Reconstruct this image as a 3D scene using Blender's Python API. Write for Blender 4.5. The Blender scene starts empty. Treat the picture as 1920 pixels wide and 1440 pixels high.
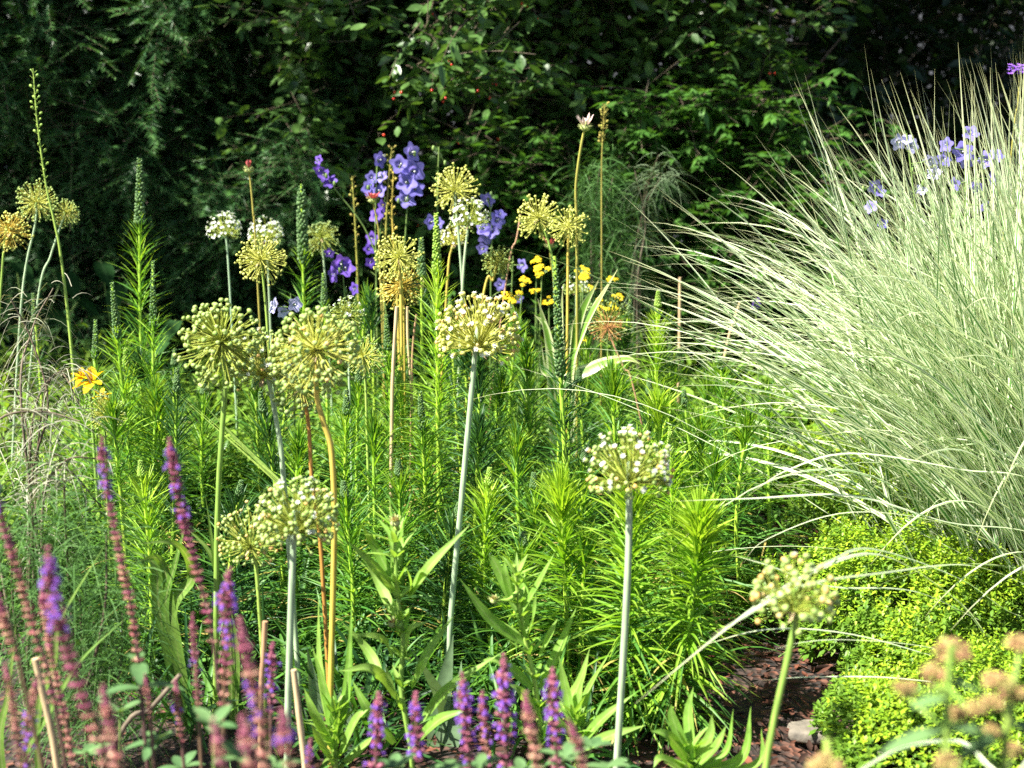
import bpy, math
import numpy as np
from mathutils import Vector

rng = np.random.default_rng(7)
sc = bpy.context.scene
COL = sc.collection
R_ = math.radians

# ------------------------------------------------------------------ camera
CAM_H, PITCH, FPX = 1.0, R_(11.0), 2900.0        # height, tilt down, focal length in 1920-px units
cam_d = bpy.data.cameras.new('camera')
cam = bpy.data.objects.new('camera', cam_d)
COL.objects.link(cam)
cam.location = (0, 0, CAM_H)
cam.rotation_euler = (R_(90) - PITCH, 0, 0)
cam_d.sensor_width = 36.0
cam_d.lens = 36.0 * FPX / 1920.0
cam_d.clip_start, cam_d.clip_end = 0.05, 400.0
cam_d.dof.use_dof = True
cam_d.dof.focus_distance = 2.75
cam_d.dof.aperture_fstop = 5.2
sc.camera = cam

# ------------------------------------------------------------------ sky and sun
SUN_EL, SUN_BACK = 51.0, -27.0                   # sun high on the left, a little on the viewer's side
sunv = Vector((-math.cos(R_(SUN_BACK)) * math.cos(R_(SUN_EL)), math.sin(R_(SUN_BACK)) * math.cos(R_(SUN_EL)), math.sin(R_(SUN_EL))))
world = bpy.data.worlds.new('World')
sc.world = world
world.use_nodes = True
nt = world.node_tree
bg = nt.nodes['Background']
sky = nt.nodes.new('ShaderNodeTexSky')
sky.sky_type = 'NISHITA'
sky.sun_disc = False
sky.sun_elevation = R_(SUN_EL)
sky.sun_rotation = math.atan2(sunv.x, sunv.y)
nt.links.new(sky.outputs[0], bg.inputs[0])
bg.inputs[1].default_value = 0.05
sun_d = bpy.data.lights.new('sun', 'SUN')
sun_d.energy = 4.8
sun_d.angle = R_(0.53)
sun_d.color = (1.0, 0.95, 0.86)
sun = bpy.data.objects.new('sun', sun_d)
COL.objects.link(sun)
sun.location = (-4, 1, 6)
sun.rotation_euler = (-sunv).to_track_quat('-Z', 'Y').to_euler()
sc.view_settings.view_transform = 'Standard'
sc.view_settings.look = 'None'
sc.view_settings.exposure = 1.95
sc.view_settings.gamma = 1.0
sc.render.engine = 'CYCLES'
sc.cycles.use_denoising = False
sc.cycles.max_bounces = 7
sc.cycles.diffuse_bounces = 4
sc.cycles.glossy_bounces = 2
sc.cycles.transmission_bounces = 5
sc.cycles.sample_clamp_indirect = 6.0

# ------------------------------------------------------------------ pixel helpers (photo is 1920 x 1440)
CP, SP = math.cos(PITCH), math.sin(PITCH)

def at(px, py, Y):
    a, b = (px - 960.0) / FPX, (720.0 - py) / FPX
    s = Y / (CP + b * SP)
    return np.array([s * a, Y, CAM_H + s * (-SP + b * CP)])

def gp(px, Y, z=0.0):
    depth = Y * CP - (z - CAM_H) * SP
    return np.array([(px - 960.0) / FPX * depth, Y, z])

def mpp(Y):                                      # metres per photo pixel at depth Y (roughly)
    return Y * 1.03 / FPX

# ------------------------------------------------------------------ materials
def newmat(name):
    m = bpy.data.materials.new(name)
    m.use_nodes = True
    n = m.node_tree.nodes
    n.clear()
    return m, n, m.node_tree.links

def _col(n, c):
    return (c[0], c[1], c[2], 1.0)

def leafmat(name, c1, c2, transl=0.35, rough=0.45, spec=0.4, tip=None, rib=None, tcol=(1.15, 1.1, 0.45), bump=0.0):
    """c1..c2 by each leaf's own random tint; tip: colour reached at a leaf's end; rib: colour of the midrib."""
    m, n, l = newmat(name)
    at_ = n.new('ShaderNodeAttribute'); at_.attribute_name = 'tint'
    sep = n.new('ShaderNodeSeparateColor'); l.new(at_.outputs['Color'], sep.inputs[0])
    mix = n.new('ShaderNodeMix'); mix.data_type = 'RGBA'
    l.new(sep.outputs[0], mix.inputs[0])
    mix.inputs[6].default_value = _col(n, c1); mix.inputs[7].default_value = _col(n, c2)
    out = mix.outputs[2]
    if tip is not None:
        mr = n.new('ShaderNodeMapRange'); mr.inputs[1].default_value = 0.45; mr.inputs[2].default_value = 1.0
        l.new(sep.outputs[2], mr.inputs[0])
        mx = n.new('ShaderNodeMix'); mx.data_type = 'RGBA'
        l.new(mr.outputs[0], mx.inputs[0]); l.new(out, mx.inputs[6]); mx.inputs[7].default_value = _col(n, tip)
        out = mx.outputs[2]
    if rib is not None:
        d = n.new('ShaderNodeMath'); d.operation = 'SUBTRACT'; l.new(sep.outputs[1], d.inputs[0]); d.inputs[1].default_value = 0.5
        a = n.new('ShaderNodeMath'); a.operation = 'ABSOLUTE'; l.new(d.outputs[0], a.inputs[0])
        mr = n.new('ShaderNodeMapRange'); mr.inputs[1].default_value = 0.0; mr.inputs[2].default_value = 0.13
        mr.inputs[3].default_value = 0.6; mr.inputs[4].default_value = 0.0
        l.new(a.outputs[0], mr.inputs[0])
        mx = n.new('ShaderNodeMix'); mx.data_type = 'RGBA'
        l.new(mr.outputs[0], mx.inputs[0]); l.new(out, mx.inputs[6]); mx.inputs[7].default_value = _col(n, rib)
        out = mx.outputs[2]
    # mottling that belongs to the leaf
    no = n.new('ShaderNodeTexNoise'); no.inputs['Scale'].default_value = 60.0; no.inputs['Detail'].default_value = 2.0
    tc = n.new('ShaderNodeTexCoord')
    if 'stem' in name:
        mp = n.new('ShaderNodeMapping'); mp.inputs['Scale'].default_value = (5.0, 5.0, 0.35)
        l.new(tc.outputs['Object'], mp.inputs[0]); l.new(mp.outputs[0], no.inputs['Vector'])
    else:
        l.new(tc.outputs['Object'], no.inputs['Vector'])
    mr = n.new('ShaderNodeMapRange'); mr.inputs[1].default_value = 0.3; mr.inputs[2].default_value = 0.7
    mr.inputs[3].default_value = 0.7 if 'stem' in name else 0.8; mr.inputs[4].default_value = 1.2
    l.new(no.outputs[0], mr.inputs[0])
    vm = n.new('ShaderNodeVectorMath'); vm.operation = 'SCALE'
    l.new(out, vm.inputs[0]); l.new(mr.outputs[0], vm.inputs['Scale'])
    out = vm.outputs[0]
    bs = n.new('ShaderNodeBsdfPrincipled')
    bs.inputs['Roughness'].default_value = rough
    bs.inputs['Specular IOR Level'].default_value = spec
    l.new(out, bs.inputs['Base Color'])
    if bump > 0:
        bp = n.new('ShaderNodeBump'); bp.inputs['Strength'].default_value = bump; bp.inputs['Distance'].default_value = 0.002
        l.new(no.outputs[0], bp.inputs['Height']); l.new(bp.outputs[0], bs.inputs['Normal'])
    o = n.new('ShaderNodeOutputMaterial')
    if transl > 0:
        vt = n.new('ShaderNodeVectorMath'); vt.operation = 'MULTIPLY'; vt.inputs[1].default_value = tcol
        l.new(out, vt.inputs[0])
        tr = n.new('ShaderNodeBsdfTranslucent'); l.new(vt.outputs[0], tr.inputs[0])
        ms = n.new('ShaderNodeMixShader'); ms.inputs[0].default_value = transl
        l.new(bs.outputs[0], ms.inputs[1]); l.new(tr.outputs[0], ms.inputs[2])
        l.new(ms.outputs[0], o.inputs[0])
    else:
        l.new(bs.outputs[0], o.inputs[0])
    return m

def variegated(name, green, pale, lo=0.16, hi=0.26, rough=0.35):
    """strap leaf with a green centre stripe and pale margins."""
    m, n, l = newmat(name)
    at_ = n.new('ShaderNodeAttribute'); at_.attribute_name = 'tint'
    sep = n.new('ShaderNodeSeparateColor'); l.new(at_.outputs['Color'], sep.inputs[0])
    d = n.new('ShaderNodeMath'); d.operation = 'SUBTRACT'; l.new(sep.outputs[1], d.inputs[0]); d.inputs[1].default_value = 0.5
    a = n.new('ShaderNodeMath'); a.operation = 'ABSOLUTE'; l.new(d.outputs[0], a.inputs[0])
    sh = n.new('ShaderNodeMath'); sh.operation = 'MULTIPLY_ADD'; l.new(sep.outputs[0], sh.inputs[0]); sh.inputs[1].default_value = -0.22
    l.new(a.outputs[0], sh.inputs[2])
    mr = n.new('ShaderNodeMapRange'); mr.inputs[1].default_value = lo - 0.11; mr.inputs[2].default_value = hi - 0.11
    l.new(sh.outputs[0], mr.inputs[0])
    mx = n.new('ShaderNodeMix'); mx.data_type = 'RGBA'
    l.new(mr.outputs[0], mx.inputs[0]); mx.inputs[6].default_value = _col(n, green); mx.inputs[7].default_value = _col(n, pale)
    mt = n.new('ShaderNodeMapRange'); mt.inputs[1].default_value = 0.8; mt.inputs[2].default_value = 1.0
    l.new(sep.outputs[2], mt.inputs[0])
    m2 = n.new('ShaderNodeMix'); m2.data_type = 'RGBA'
    l.new(mt.outputs[0], m2.inputs[0]); l.new(mx.outputs[2], m2.inputs[6]); m2.inputs[7].default_value = (0.42, 0.42, 0.2, 1)
    bs = n.new('ShaderNodeBsdfPrincipled'); bs.inputs['Roughness'].default_value = rough
    l.new(m2.outputs[2], bs.inputs['Base Color'])
    vt = n.new('ShaderNodeVectorMath'); vt.operation = 'MULTIPLY'; vt.inputs[1].default_value = (1.0, 1.05, 0.75)
    l.new(m2.outputs[2], vt.inputs[0])
    tr = n.new('ShaderNodeBsdfTranslucent'); l.new(vt.outputs[0], tr.inputs[0])
    ms = n.new('ShaderNodeMixShader'); ms.inputs[0].default_value = 0.25
    l.new(bs.outputs[0], ms.inputs[1]); l.new(tr.outputs[0], ms.inputs[2])
    o = n.new('ShaderNodeOutputMaterial'); l.new(ms.outputs[0], o.inputs[0])
    return m

def groundmat():
    m, n, l = newmat('bark_mulch_soil')
    tc = n.new('ShaderNodeTexCoord')
    v = n.new('ShaderNodeTexVoronoi'); v.inputs['Scale'].default_value = 70.0; l.new(tc.outputs['Object'], v.inputs['Vector'])
    no = n.new('ShaderNodeTexNoise'); no.inputs['Scale'].default_value = 9.0; no.inputs['Detail'].default_value = 8.0
    l.new(tc.outputs['Object'], no.inputs['Vector'])
    cr = n.new('ShaderNodeValToRGB')
    e = cr.color_ramp.elements
    e[0].position = 0.15; e[0].color = (0.018, 0.012, 0.009, 1)
    e[1].position = 0.9; e[1].color = (0.13, 0.05, 0.028, 1)
    x = cr.color_ramp.elements.new(0.55); x.color = (0.05, 0.026, 0.018, 1)
    sep = n.new('ShaderNodeSeparateColor'); l.new(v.outputs['Color'], sep.inputs[0])
    mu = n.new('ShaderNodeMath'); mu.operation = 'MULTIPLY'; l.new(sep.outputs[0], mu.inputs[0]); l.new(no.outputs[0], mu.inputs[1])
    ad = n.new('ShaderNodeMath'); ad.operation = 'MULTIPLY'; ad.inputs[1].default_value = 1.6; l.new(mu.outputs[0], ad.inputs[0])
    l.new(ad.outputs[0], cr.inputs[0])
    bs = n.new('ShaderNodeBsdfPrincipled'); bs.inputs['Roughness'].default_value = 0.9
    l.new(cr.outputs[0], bs.inputs['Base Color'])
    bp = n.new('ShaderNodeBump'); bp.inputs['Strength'].default_value = 0.9; bp.inputs['Distance'].default_value = 0.02
    l.new(v.outputs['Distance'], bp.inputs['Height']); l.new(bp.outputs[0], bs.inputs['Normal'])
    o = n.new('ShaderNodeOutputMaterial'); l.new(bs.outputs[0], o.inputs[0])
    return m

def stonemat(name, c1, c2, scale=18.0):
    m, n, l = newmat(name)
    tc = n.new('ShaderNodeTexCoord')
    no = n.new('ShaderNodeTexNoise'); no.inputs['Scale'].default_value = scale; no.inputs['Detail'].default_value = 8.0
    l.new(tc.outputs['Object'], no.inputs['Vector'])
    cr = n.new('ShaderNodeValToRGB'); e = cr.color_ramp.elements
    e[0].position = 0.3; e[0].color = _col(n, c1); e[1].position = 0.7; e[1].color = _col(n, c2)
    l.new(no.outputs[0], cr.inputs[0])
    bs = n.new('ShaderNodeBsdfPrincipled'); bs.inputs['Roughness'].default_value = 0.85
    l.new(cr.outputs[0], bs.inputs['Base Color'])
    bp = n.new('ShaderNodeBump'); bp.inputs['Strength'].default_value = 0.6; bp.inputs['Distance'].default_value = 0.01
    l.new(no.outputs[0], bp.inputs['Height']); l.new(bp.outputs[0], bs.inputs['Normal'])
    o = n.new('ShaderNodeOutputMaterial'); l.new(bs.outputs[0], o.inputs[0])
    return m

MT = dict(
    stem_blue=leafmat('glaucous_stem', (0.30, 0.42, 0.26), (0.38, 0.48, 0.28), 0.0, 0.5, 0.3),
    stem_green=leafmat('fresh_green_stem', (0.20, 0.34, 0.06), (0.30, 0.42, 0.08), 0.0, 0.5, 0.3),
    stem_yellow=leafmat('ripening_yellow_stem', (0.45, 0.36, 0.07), (0.55, 0.42, 0.08), 0.0, 0.5, 0.3),
    stem_orange=leafmat('withered_orange_stem', (0.50, 0.27, 0.06), (0.36, 0.17, 0.04), 0.0, 0.55, 0.3, bump=0.3),
    stem_tan=leafmat('dry_tan_stem', (0.55, 0.42, 0.24), (0.42, 0.30, 0.17), 0.0, 0.7, 0.2, bump=0.3),
    stem_pink=leafmat('pinkish_brown_stem', (0.42, 0.25, 0.15), (0.36, 0.22, 0.12), 0.0, 0.6, 0.2),
    ray_yellow=leafmat('yellow_flower_ray', (0.46, 0.49, 0.07), (0.58, 0.58, 0.14), 0.2, 0.5, 0.3),
    ray_gold=leafmat('golden_flower_ray', (0.62, 0.42, 0.05), (0.6, 0.5, 0.1), 0.2, 0.5, 0.3),
    ray_green=leafmat('green_flower_ray', (0.30, 0.38, 0.05), (0.42, 0.46, 0.08), 0.2, 0.5, 0.3),
    ray_brown=leafmat('dry_brown_flower_ray', (0.34, 0.15, 0.05), (0.42, 0.22, 0.08), 0.1, 0.6, 0.2),
    caps_yellow=leafmat('yellow_green_capsule', (0.43, 0.48, 0.09), (0.58, 0.58, 0.17), 0.1, 0.45, 0.3, bump=0.3),
    caps_green=leafmat('pale_green_capsule', (0.21, 0.32, 0.07), (0.38, 0.48, 0.15), 0.1, 0.45, 0.3, bump=0.3),
    caps_dull=leafmat('dull_green_capsule', (0.16, 0.24, 0.07), (0.26, 0.34, 0.12), 0.1, 0.5, 0.3),
    caps_amber=leafmat('amber_capsule', (0.62, 0.50, 0.2), (0.70, 0.42, 0.12), 0.1, 0.5, 0.3),
    white=leafmat('white_floret', (0.85, 0.86, 0.80), (0.80, 0.82, 0.74), 0.3, 0.5, 0.2, tcol=(1, 1, 0.95)),
    liatris=leafmat('narrow_green_leaf', (0.055, 0.18, 0.028), (0.13, 0.29, 0.035), 0.45, 0.42, 0.28, tip=(0.09, 0.23, 0.05)),
    liatris_bright=leafmat('fresh_lime_leaf', (0.15, 0.34, 0.022), (0.26, 0.45, 0.035), 0.45, 0.42, 0.28, tip=(0.30, 0.45, 0.06)),
    liatris_dark=leafmat('dark_green_leaf', (0.025, 0.085, 0.025), (0.05, 0.13, 0.032), 0.35, 0.42, 0.28),
    liatris_stem=leafmat('lime_plant_stem', (0.20, 0.36, 0.03), (0.28, 0.42, 0.04), 0.0, 0.5, 0.3),
    young_leaf=leafmat('pale_lime_young_leaf', (0.28, 0.48, 0.03), (0.42, 0.60, 0.07), 0.45, 0.35, 0.4),
    old_leaf=leafmat('yellowed_old_leaf', (0.40, 0.36, 0.08), (0.42, 0.30, 0.12), 0.3, 0.5, 0.2),
    bud_dark=leafmat('dark_green_bud', (0.06, 0.13, 0.04), (0.12, 0.2, 0.07), 0.1, 0.5, 0.3),
    bud_bright=leafmat('lime_bud', (0.20, 0.36, 0.05), (0.30, 0.42, 0.08), 0.15, 0.5, 0.3),
    violet=leafmat('violet_floret', (0.17, 0.07, 0.42), (0.30, 0.13, 0.52), 0.35, 0.5, 0.2, tcol=(1.1, 0.9, 1.1)),
    calyx=leafmat('magenta_calyx', (0.22, 0.035, 0.10), (0.46, 0.18, 0.22), 0.25, 0.5, 0.3, tcol=(1.2, 0.8, 0.9)),
    calyx_faded=leafmat('faded_pink_calyx', (0.36, 0.09, 0.12), (0.55, 0.36, 0.24), 0.3, 0.5, 0.3, tcol=(1.2, 0.8, 0.8)),
    salvia_stem=leafmat('dark_purple_stem', (0.10, 0.05, 0.05), (0.14, 0.09, 0.05), 0.0, 0.5, 0.3),
    salvia_leaf=leafmat('grey_green_leaf', (0.08, 0.17, 0.06), (0.14, 0.25, 0.09), 0.3, 0.55, 0.3, bump=0.6),
    bell=leafmat('blue_violet_petal', (0.21, 0.18, 0.60), (0.32, 0.28, 0.70), 0.45, 0.5, 0.2, tcol=(1.05, 0.95, 1.05)),
    bell_deep=leafmat('deep_violet_petal', (0.15, 0.08, 0.50), (0.23, 0.13, 0.58), 0.45, 0.5, 0.2, tcol=(1.1, 0.9, 1.05)),
    bell_pale=leafmat('pale_lilac_petal', (0.50, 0.48, 0.80), (0.58, 0.56, 0.85), 0.4, 0.5, 0.2, tcol=(1, 1, 1)),
    wiry=leafmat('wiry_green_stem', (0.12, 0.2, 0.05), (0.18, 0.27, 0.07), 0.0, 0.5, 0.3),
    yarrow=leafmat('yellow_floret', (0.78, 0.56, 0.015), (0.85, 0.68, 0.03), 0.15, 0.6, 0.2),
    lily=leafmat('clear_yellow_petal', (0.82, 0.55, 0.01), (0.86, 0.64, 0.02), 0.4, 0.45, 0.3, tcol=(1, 0.9, 0.5)),
    cone_red=leafmat('red_ray_petal', (0.52, 0.09, 0.09), (0.62, 0.18, 0.18), 0.3, 0.5, 0.2, tcol=(1.1, 0.8, 0.8)),
    cone_pale=leafmat('pale_pink_ray_petal', (0.75, 0.52, 0.48), (0.82, 0.68, 0.62), 0.35, 0.5, 0.2, tcol=(1, 0.95, 0.9)),
    cone_stem=leafmat('hairy_brown_green_stem', (0.27, 0.28, 0.05), (0.30, 0.23, 0.06), 0.0, 0.7, 0.2, bump=0.5),
    cone_leaf=leafmat('hairy_lance_leaf', (0.21, 0.41, 0.06), (0.31, 0.50, 0.10), 0.5, 0.5, 0.25, rib=(0.40, 0.55, 0.18), bump=0.12),
    cone_green=leafmat('green_flower_bud', (0.30, 0.38, 0.12), (0.40, 0.42, 0.18), 0.2, 0.6, 0.2),
    strap_blue=leafmat('glaucous_strap_leaf', (0.16, 0.26, 0.14), (0.22, 0.32, 0.17), 0.35, 0.45, 0.3),
    strap_green=leafmat('green_strap_leaf', (0.13, 0.27, 0.04), (0.2, 0.34, 0.06), 0.4, 0.4, 0.4, rib=(0.45, 0.5, 0.2)),
    under=leafmat('small_lime_leaf', (0.12, 0.25, 0.03), (0.24, 0.38, 0.05), 0.4, 0.45, 0.35),
    mid_leaf=leafmat('mid_green_leaf', (0.05, 0.14, 0.022), (0.11, 0.23, 0.035), 0.4, 0.42, 0.4),
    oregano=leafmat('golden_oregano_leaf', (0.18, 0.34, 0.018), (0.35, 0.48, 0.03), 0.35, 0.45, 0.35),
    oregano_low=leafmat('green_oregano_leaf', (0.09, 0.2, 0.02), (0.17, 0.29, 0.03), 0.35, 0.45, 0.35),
    yew=leafmat('yew_needle', (0.022, 0.08, 0.026), (0.13, 0.29, 0.07), 0.22, 0.42, 0.35),
    berry_leaf=leafmat('dark_oval_leaf', (0.04, 0.10, 0.025), (0.10, 0.20, 0.045), 0.38, 0.35, 0.45, rib=(0.11, 0.19, 0.06)),
    berry=leafmat('red_berry', (0.62, 0.02, 0.02), (0.70, 0.07, 0.03), 0.0, 0.25, 0.5),
    lobed=leafmat('lobed_green_leaf', (0.045, 0.13, 0.022), (0.10, 0.24, 0.04), 0.4, 0.4, 0.4),
    dark_leaf=leafmat('dark_tree_leaf', (0.011, 0.03, 0.008), (0.022, 0.055, 0.012), 0.3, 0.4, 0.4),  # near-black also paints shade into the filler leaves inside shrubs
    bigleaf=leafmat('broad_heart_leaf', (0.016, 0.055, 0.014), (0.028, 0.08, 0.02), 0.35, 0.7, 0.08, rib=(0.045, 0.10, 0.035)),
    bark=stonemat('rough_bark', (0.05, 0.035, 0.025), (0.16, 0.12, 0.09), 30),
    bark_pale=stonemat('pale_bark', (0.22, 0.18, 0.13), (0.4, 0.33, 0.24), 25),
    wispy=leafmat('silvery_dry_strand', (0.20, 0.23, 0.14), (0.36, 0.35, 0.26), 0.2, 0.6, 0.2),
    wispy_dim=leafmat('dull_feathery_strand', (0.07, 0.13, 0.05), (0.15, 0.2, 0.11), 0.2, 0.6, 0.2),
    wispy_green=leafmat('feathery_green_strand', (0.055, 0.14, 0.035), (0.10, 0.21, 0.05), 0.3, 0.6, 0.2),
    twig=leafmat('grey_twig', (0.10, 0.075, 0.05), (0.16, 0.13, 0.09), 0.0, 0.7, 0.2),
    stone=stonemat('flat_grey_stone', (0.09, 0.08, 0.065), (0.2, 0.17, 0.13), 40.0),
    wall=stonemat('grey_render', (0.11, 0.12, 0.14), (0.16, 0.17, 0.19), 4),
    chip=leafmat('bark_chip', (0.025, 0.015, 0.011), (0.14, 0.05, 0.028), 0.0, 0.85, 0.2),
    grass=variegated('variegated_grass_blade', (0.10, 0.26, 0.06), (0.80, 0.85, 0.60), 0.12, 0.22),
    iris=variegated('striped_strap_leaf', (0.16, 0.32, 0.04), (0.62, 0.68, 0.35), 0.3, 0.42),
    head_pink=leafmat('dusky_pink_flower_bud', (0.36, 0.17, 0.10), (0.42, 0.38, 0.12), 0.2, 0.6, 0.2),
)

# ------------------------------------------------------------------ mesh accumulator
class MB:
    def __init__(self):
        self.V, self.C, self.F, self.FM, self.n = [], [], [], [], 0

    def add(self, v, f, c, mat=0):
        v = np.asarray(v, float).reshape(-1, 3)
        f = np.asarray(f, int)
        self.V.append(v); self.C.append(np.asarray(c, float).reshape(-1, 4))
        self.F.append(f + self.n); self.FM.append(np.full(len(f), mat, int))
        self.n += len(v)

    def build(self, name, mats, parent=None, origin=(0, 0, 0), smooth=True):
        if self.n == 0:
            return None
        me = bpy.data.meshes.new(name)
        V = np.concatenate(self.V) - np.asarray(origin, float)
        C = np.concatenate(self.C)
        loops = np.concatenate([f.ravel() for f in self.F])
        tot = np.concatenate([np.full(len(f), f.shape[1]) for f in self.F])
        start = np.concatenate([[0], np.cumsum(tot)[:-1]])
        me.vertices.add(len(V)); me.vertices.foreach_set('co', V.astype(np.float32).ravel())
        me.loops.add(len(loops)); me.loops.foreach_set('vertex_index', loops.astype(np.int32))
        me.polygons.add(len(tot)); me.polygons.foreach_set('loop_start', start.astype(np.int32))
        me.polygons.foreach_set('material_index', np.concatenate(self.FM).astype(np.int32))
        me.polygons.foreach_set('use_smooth', np.full(len(tot), smooth))
        me.update(calc_edges=True)
        a = me.color_attributes.new('tint', 'FLOAT_COLOR', 'POINT')
        a.data.foreach_set('color', C.astype(np.float32).ravel())
        for m in (mats if isinstance(mats, (list, tuple)) else [mats]):
            me.materials.append(MT[m] if isinstance(m, str) else m)
        o = bpy.data.objects.new(name, me)
        COL.objects.link(o)
        if parent is not None:
            o.parent = parent
        return o

def thing(name, label, cat, base, group=None):
    o = bpy.data.objects.new(name, None)
    o.empty_display_size = 0.05
    COL.objects.link(o)
    o.location = tuple(base)
    o['label'] = label; o['category'] = cat
    if group: o['group'] = group
    return o

def tagged(o, label, cat, group=None):
    o['label'] = label; o['category'] = cat
    if group: o['group'] = group
    return o

def kinded(o, kind):
    o['kind'] = kind
    return o

# ------------------------------------------------------------------ geometry generators (all vectorised)
def unit(a):
    return a / np.maximum(np.linalg.norm(a, axis=-1, keepdims=True), 1e-9)

def prof(kind, t):
    if kind == 'lance':
        w = np.sin(np.pi * np.clip(t * 0.93 + 0.07, 0, 1) ** 0.72)
    elif kind == 'linear':
        w = np.minimum(1.0, 0.55 + 2.5 * t) * (1 - t ** 2.6)
    elif kind == 'needle':
        w = 1 - t ** 3
    elif kind == 'oval':
        w = np.sin(np.pi * np.clip(t * 0.94 + 0.05, 0, 1)) ** 0.75
    elif kind == 'petal':
        w = np.sin(np.pi * np.clip(t * 0.85 + 0.1, 0, 1)) ** 0.8
    elif kind == 'heart':
        w = np.where(t < 0.3, 0.75 + 0.8 * t, 0.99 * (1 - ((t - 0.3) / 0.7) ** 1.7))
    else:
        w = np.ones_like(t)
    return np.maximum(w, 0.03)

def blades(m, P, D, L, W, droop=0.0, nseg=4, kind='lance', fold=None, roll=None, tint=None, mat=0, side=None):
    P = np.atleast_2d(P).astype(float); N = len(P)
    D = unit(np.broadcast_to(np.asarray(D, float), (N, 3)))
    L = np.broadcast_to(np.asarray(L, float), (N,)); W = np.broadcast_to(np.asarray(W, float), (N,))
    droop = np.broadcast_to(np.asarray(droop, float), (N,))
    tint = rng.random(N) if tint is None else np.broadcast_to(np.asarray(tint, float), (N,))
    t = np.linspace(0, 1, nseg + 1)
    c = P[:, None] + L[:, None, None] * D[:, None] * t[None, :, None]
    c[..., 2] -= L[:, None] * droop[:, None] * t ** 2
    T = np.repeat(D[:, None], nseg + 1, 1).copy()
    T[..., 2] -= 2 * droop[:, None] * t
    T = unit(T)
    if side is None:
        Z = np.array([0, 0, 1.0])
        S = np.cross(D, Z)
        bad = np.linalg.norm(S, axis=1) < 0.12
        if bad.any():
            S[bad] = np.cross(D[bad], unit(rng.normal(size=(bad.sum(), 3))))
        S = unit(S)
    else:
        S = unit(np.broadcast_to(side, (N, 3)))
    if roll is not None:
        r = np.broadcast_to(np.asarray(roll, float), (N,))[:, None]
        S = unit(S * np.cos(r) + np.cross(D, S) * np.sin(r))
    w = W[:, None, None] * prof(kind, t)[None, :, None] * 0.5
    S_ = np.repeat(S[:, None], nseg + 1, 1)
    if fold is None:
        v = np.stack([c - S_ * w, c + S_ * w], 2); k = 2; u = np.array([0.0, 1.0])
    else:
        Nn = unit(np.cross(S_, T))
        v = np.stack([c - S_ * w, c - Nn * w * fold, c + S_ * w], 2); k = 3; u = np.array([0.0, 0.5, 1.0])
    col = np.zeros((N, nseg + 1, k, 4)); col[..., 3] = 1
    col[..., 0] = tint[:, None, None]; col[..., 1] = u; col[..., 2] = t[None, :, None]
    base = []
    for i in range(nseg):
        for j in range(k - 1):
            base.append([i * k + j, i * k + j + 1, (i + 1) * k + j + 1, (i + 1) * k + j])
    base = np.array(base)
    f = (base[None] + (np.arange(N) * (nseg + 1) * k)[:, None, None]).reshape(-1, 4)
    m.add(v, f, col, mat)

def ribbon(m, pts, W, kind='linear', fold=0.35, tint=0.5, mat=0, n=14, up=(0.1, -0.75, 0.65), twist=0.0):
    """one blade along a smoothed polyline"""
    c = smooth_path(pts, n)
    t = np.linspace(0, 1, len(c))
    T = unit(np.gradient(c, axis=0))
    S = unit(np.cross(T, np.asarray(up, float)))
    if twist:
        a = (twist * t)[:, None]
        S = unit(S * np.cos(a) + np.cross(T, S) * np.sin(a))
    Nn = unit(np.cross(S, T))
    w = (W * prof(kind, t) * 0.5)[:, None]
    v = np.stack([c - S * w, c - Nn * w * fold, c + S * w], 1)
    col = np.ones((len(c), 3, 4)); col[..., 0] = tint; col[..., 1] = [0, 0.5, 1]; col[..., 2] = t[:, None]
    f = [[i * 3 + j, i * 3 + j + 1, i * 3 + j + 4, i * 3 + j + 3] for i in range(len(c) - 1) for j in range(2)]
    m.add(v, f, col, mat)

def smooth_path(pts, n=16):
    p = np.asarray(pts, float)
    if len(p) == 2:
        return p[0] + (p[1] - p[0]) * np.linspace(0, 1, n)[:, None]
    q = np.vstack([2 * p[0] - p[1], p, 2 * p[-1] - p[-2]])
    out = []
    m_ = max(2, int(math.ceil(n / (len(p) - 1))))
    for i in range(1, len(q) - 2):
        a, b, c, d = q[i - 1:i + 3]
        for u in np.linspace(0, 1, m_, endpoint=False):
            out.append(0.5 * (2 * b + (c - a) * u + (2 * a - 5 * b + 4 * c - d) * u * u + (3 * b - a - 3 * c + d) * u ** 3))
    out.append(p[-1])
    return np.array(out)

def tube(m, pts, r0, r1=None, k=8, n=16, tint=None, mat=0, wob=0.0):
    c = smooth_path(pts, n)
    N = len(c)
    r = np.linspace(r0, r0 if r1 is None else r1, N)
    if wob: r = r * (1 + wob * rng.normal(size=N))
    T = unit(np.gradient(c, axis=0))
    a = np.array([0, 1.0, 0]) if abs(T[:, 1]).mean() < 0.8 else np.array([1.0, 0, 0])
    S = unit(np.cross(T, a)); U = np.cross(S, T)
    th = np.arange(k) * 2 * np.pi / k
    v = c[:, None] + r[:, None, None] * (S[:, None] * np.cos(th)[None, :, None] + U[:, None] * np.sin(th)[None, :, None])
    col = np.ones((N, k, 4)); col[..., 0] = rng.random() if tint is None else tint
    col[..., 1] = 0.2; col[..., 2] = np.linspace(0, 0.4, N)[:, None]
    f = [[i * k + j, i * k + (j + 1) % k, (i + 1) * k + (j + 1) % k, (i + 1) * k + j] for i in range(N - 1) for j in range(k)]
    m.add(v, f, col, mat)
    m.add([c[0], *v[0]], [[0, 1 + (j + 1) % k, 1 + j] for j in range(k)], np.tile(col[0, 0], (k + 1, 1)), mat)
    m.add([c[-1], *v[-1]], [[0, 1 + j, 1 + (j + 1) % k] for j in range(k)], np.tile(col[0, 0], (k + 1, 1)), mat)
    return c

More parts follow.
